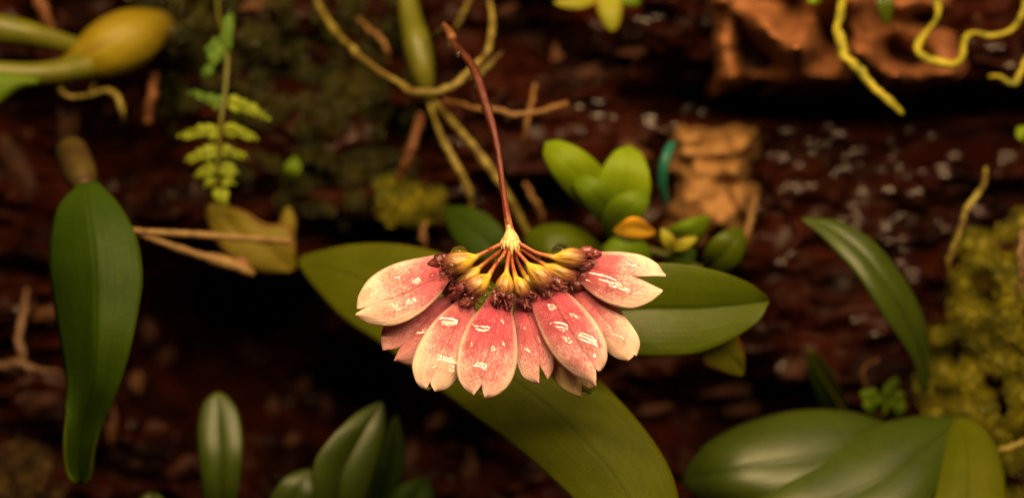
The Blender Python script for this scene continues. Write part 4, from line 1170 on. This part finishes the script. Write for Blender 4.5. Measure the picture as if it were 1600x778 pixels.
G1 = "round drops among the flower hoods"
for (x, y, r) in [(676, 433, 6.5), (764, 449, 6.5), (751, 470, 6.5), (880, 450, 5.2), (840, 458, 5.2), (854, 455, 4.2), (800, 470, 7), (783, 481, 6), (838, 471, 4.2),
                  (827, 489, 3), (700, 444, 4.2), (699, 456, 4), (714, 464, 4.2), (724, 475, 5), (737, 468, 6), (865, 442, 5), (864, 434, 4), (770, 468, 4), (812, 475, 4.5),
                  (790, 462, 4), (868, 460, 3.6), (745, 481, 4), (708, 474, 3.2), (817, 484, 3), (850, 466, 3.4), (892, 452, 3.8), (728, 462, 3.5), (760, 480, 3), (690, 448, 3.5), (705, 436, 4.5), (718, 452, 5), (745, 460, 4.5), (758, 462, 4), (776, 474, 5), (806, 462, 4.5),
                  (822, 470, 5.2), (832, 480, 4), (846, 446, 3.6), (858, 470, 4.4), (872, 452, 4), (884, 440, 4.6), (897, 446, 4.2), (900, 460, 3.4), (793, 486, 4), (732, 484, 3.6)]:
    name_by_pair(drop(x, y, r, "small round clear water drop clinging below the yellow hoods", G1, 0.95, sink=0.1), "round water drop at the ")
G2 = "drops on the red stalks"
for (x, y, r, yf) in [(766, 390, 4, -0.02), (841, 402, 4.5, -0.02), (774, 410, 5.5, -0.06)]:
    drop(x, y, r, "tiny water drop on a thin red flower stalk", G2, 1.0, yf, sink=0.5)
drop(911, 425, 13, "large clear water drop at the foot of the topmost right sepal", None, 0.7)
drop(876, 393, 13, "large clear water drop on top of the hood beside the seedling", None, 0.85, -0.02, 1.1, sink=0.5)
drop(717, 396, 12, "large flat water drop on the hood of the leftmost flower", None, 0.8, -0.05, 1.15, sink=0.5)
drop(706, 417, 9, "reddish looking drop in the mouth of the leftmost hood", None, 0.8)
drop(669, 600, 8, "clear drop caught in the notch of the sepal third along", None, 0.8, -0.42, 1.0, 0.2, sink=0.5)
drop(751, 609, 7, "clear drop caught in the notch of the central sepal", None, 0.8, -0.6, 0.8, 0.2, sink=0.5)
drop(917, 604, 12, "big hanging drop at the tip of the golden sepal", None, 0.9, -0.1, 1.0, 0.1, sink=0.5)
G3 = "drops along the red stem"
for (x, y, r, yf) in [(703, 69, 5.5, 1.75), (717, 82, 6, 1.45), (744, 133, 3.6, 0.98), (737, 122, 4, 1.12), (783, 285, 3.2, 0.15), (755, 172, 2.6, 0.75)]:
    drop(x - 2, y, r, "small water drop hanging on the red flower stem", G3, 0.9, yf, 0.85, 0.45, sink=0.5)
G4 = "flat wet beads on the sepals"
for (x, y, r, lo, an) in [(611, 432, 15, 1.2, -0.5), (574, 460, 11, 1.1, -0.7), (604, 483, 12, 2.0, -0.1), (694, 567, 13, 1.9, -0.2), (680, 580, 9, 1.5, 0.3), (756, 579, 14, 1.4, -0.5),
                          (752, 510, 13, 1.2, -0.2), (702, 500, 14, 1.2, 0.3), (656, 523, 10, 1.4, 0.5), (794, 539, 10, 1.3, -0.6), (874, 508, 13, 1.3, -0.6), (919, 533, 13, 1.5, -0.6),
                          (859, 479, 10, 1.2, -0.4), (849, 533, 9, 1.5, -0.9), (896, 564, 8, 1.2, -0.2), (811, 517, 9, 1.3, 0.6), (957, 531, 11, 1.8, -0.2), (940, 438, 15, 2.3, -0.45),
                          (988, 410, 9, 1.4, -0.6), (900, 490, 9, 1.5, -0.4), (966, 452, 10, 2.0, -0.4), (650, 440, 8, 1.2, 0.2), (730, 540, 8, 1.2, 0.1), (790, 500, 9, 1.0, -0.2), (820, 550, 7, 1.4, -0.3),
                          (640, 470, 8, 1.4, 0.5), (770, 545, 7, 1.0, 0), (935, 560, 7, 1.4, -0.5), (885, 535, 8, 1.3, -0.6)]:
    name_by_pair(drop(x, y, r * 1.1, "flat bead of water with lamp streaks on a pink sepal", G4, 0.27, None, lo, 0.0, an, sink=0.42, mk="film"), "flat wet bead on the ")
# finest spray: too many to count
SV, SF, n = [], [], 0
for k in range(520):
    x, y = rng.uniform(560, 1035), rng.uniform(396, 618)
    if k > 300:
        x, y = rng.normal(790, 60), rng.normal(470, 16)
    p, nn = hit(x, y)
    if p is None:
        continue
    r = rng.uniform(0.7, 1.9) * K
    V = ICO1[0] * r * np.array([1, 0.8, 1]) + p + nn * r * 0.35
    SV.append(V)
    SF += [tuple(i + n for i in f) for f in ICO1[1]]
    n += len(V)
o = mesh("fine_spray", np.vstack(SV), SF, M["water"], origin=SV[0][0])
props(o, "fine spray of tiny droplets over the pink sepals", "water", kind="stuff")
# a few drops on roots and at the upper right
for (x, y, r, yf, lab) in [(1524, 29, 8, 4.6, "clear drop hanging beside the curly root at the cork slab"), (793, 185, 5, 4.3, "tiny drop under the horizontal brown root"),
                           (1104, 428, 3, 1.5, "tiny drop on the folded leaf's upper rim")]:
    drop(x, y, r, lab, None, 0.9, yf, sink=0.5)
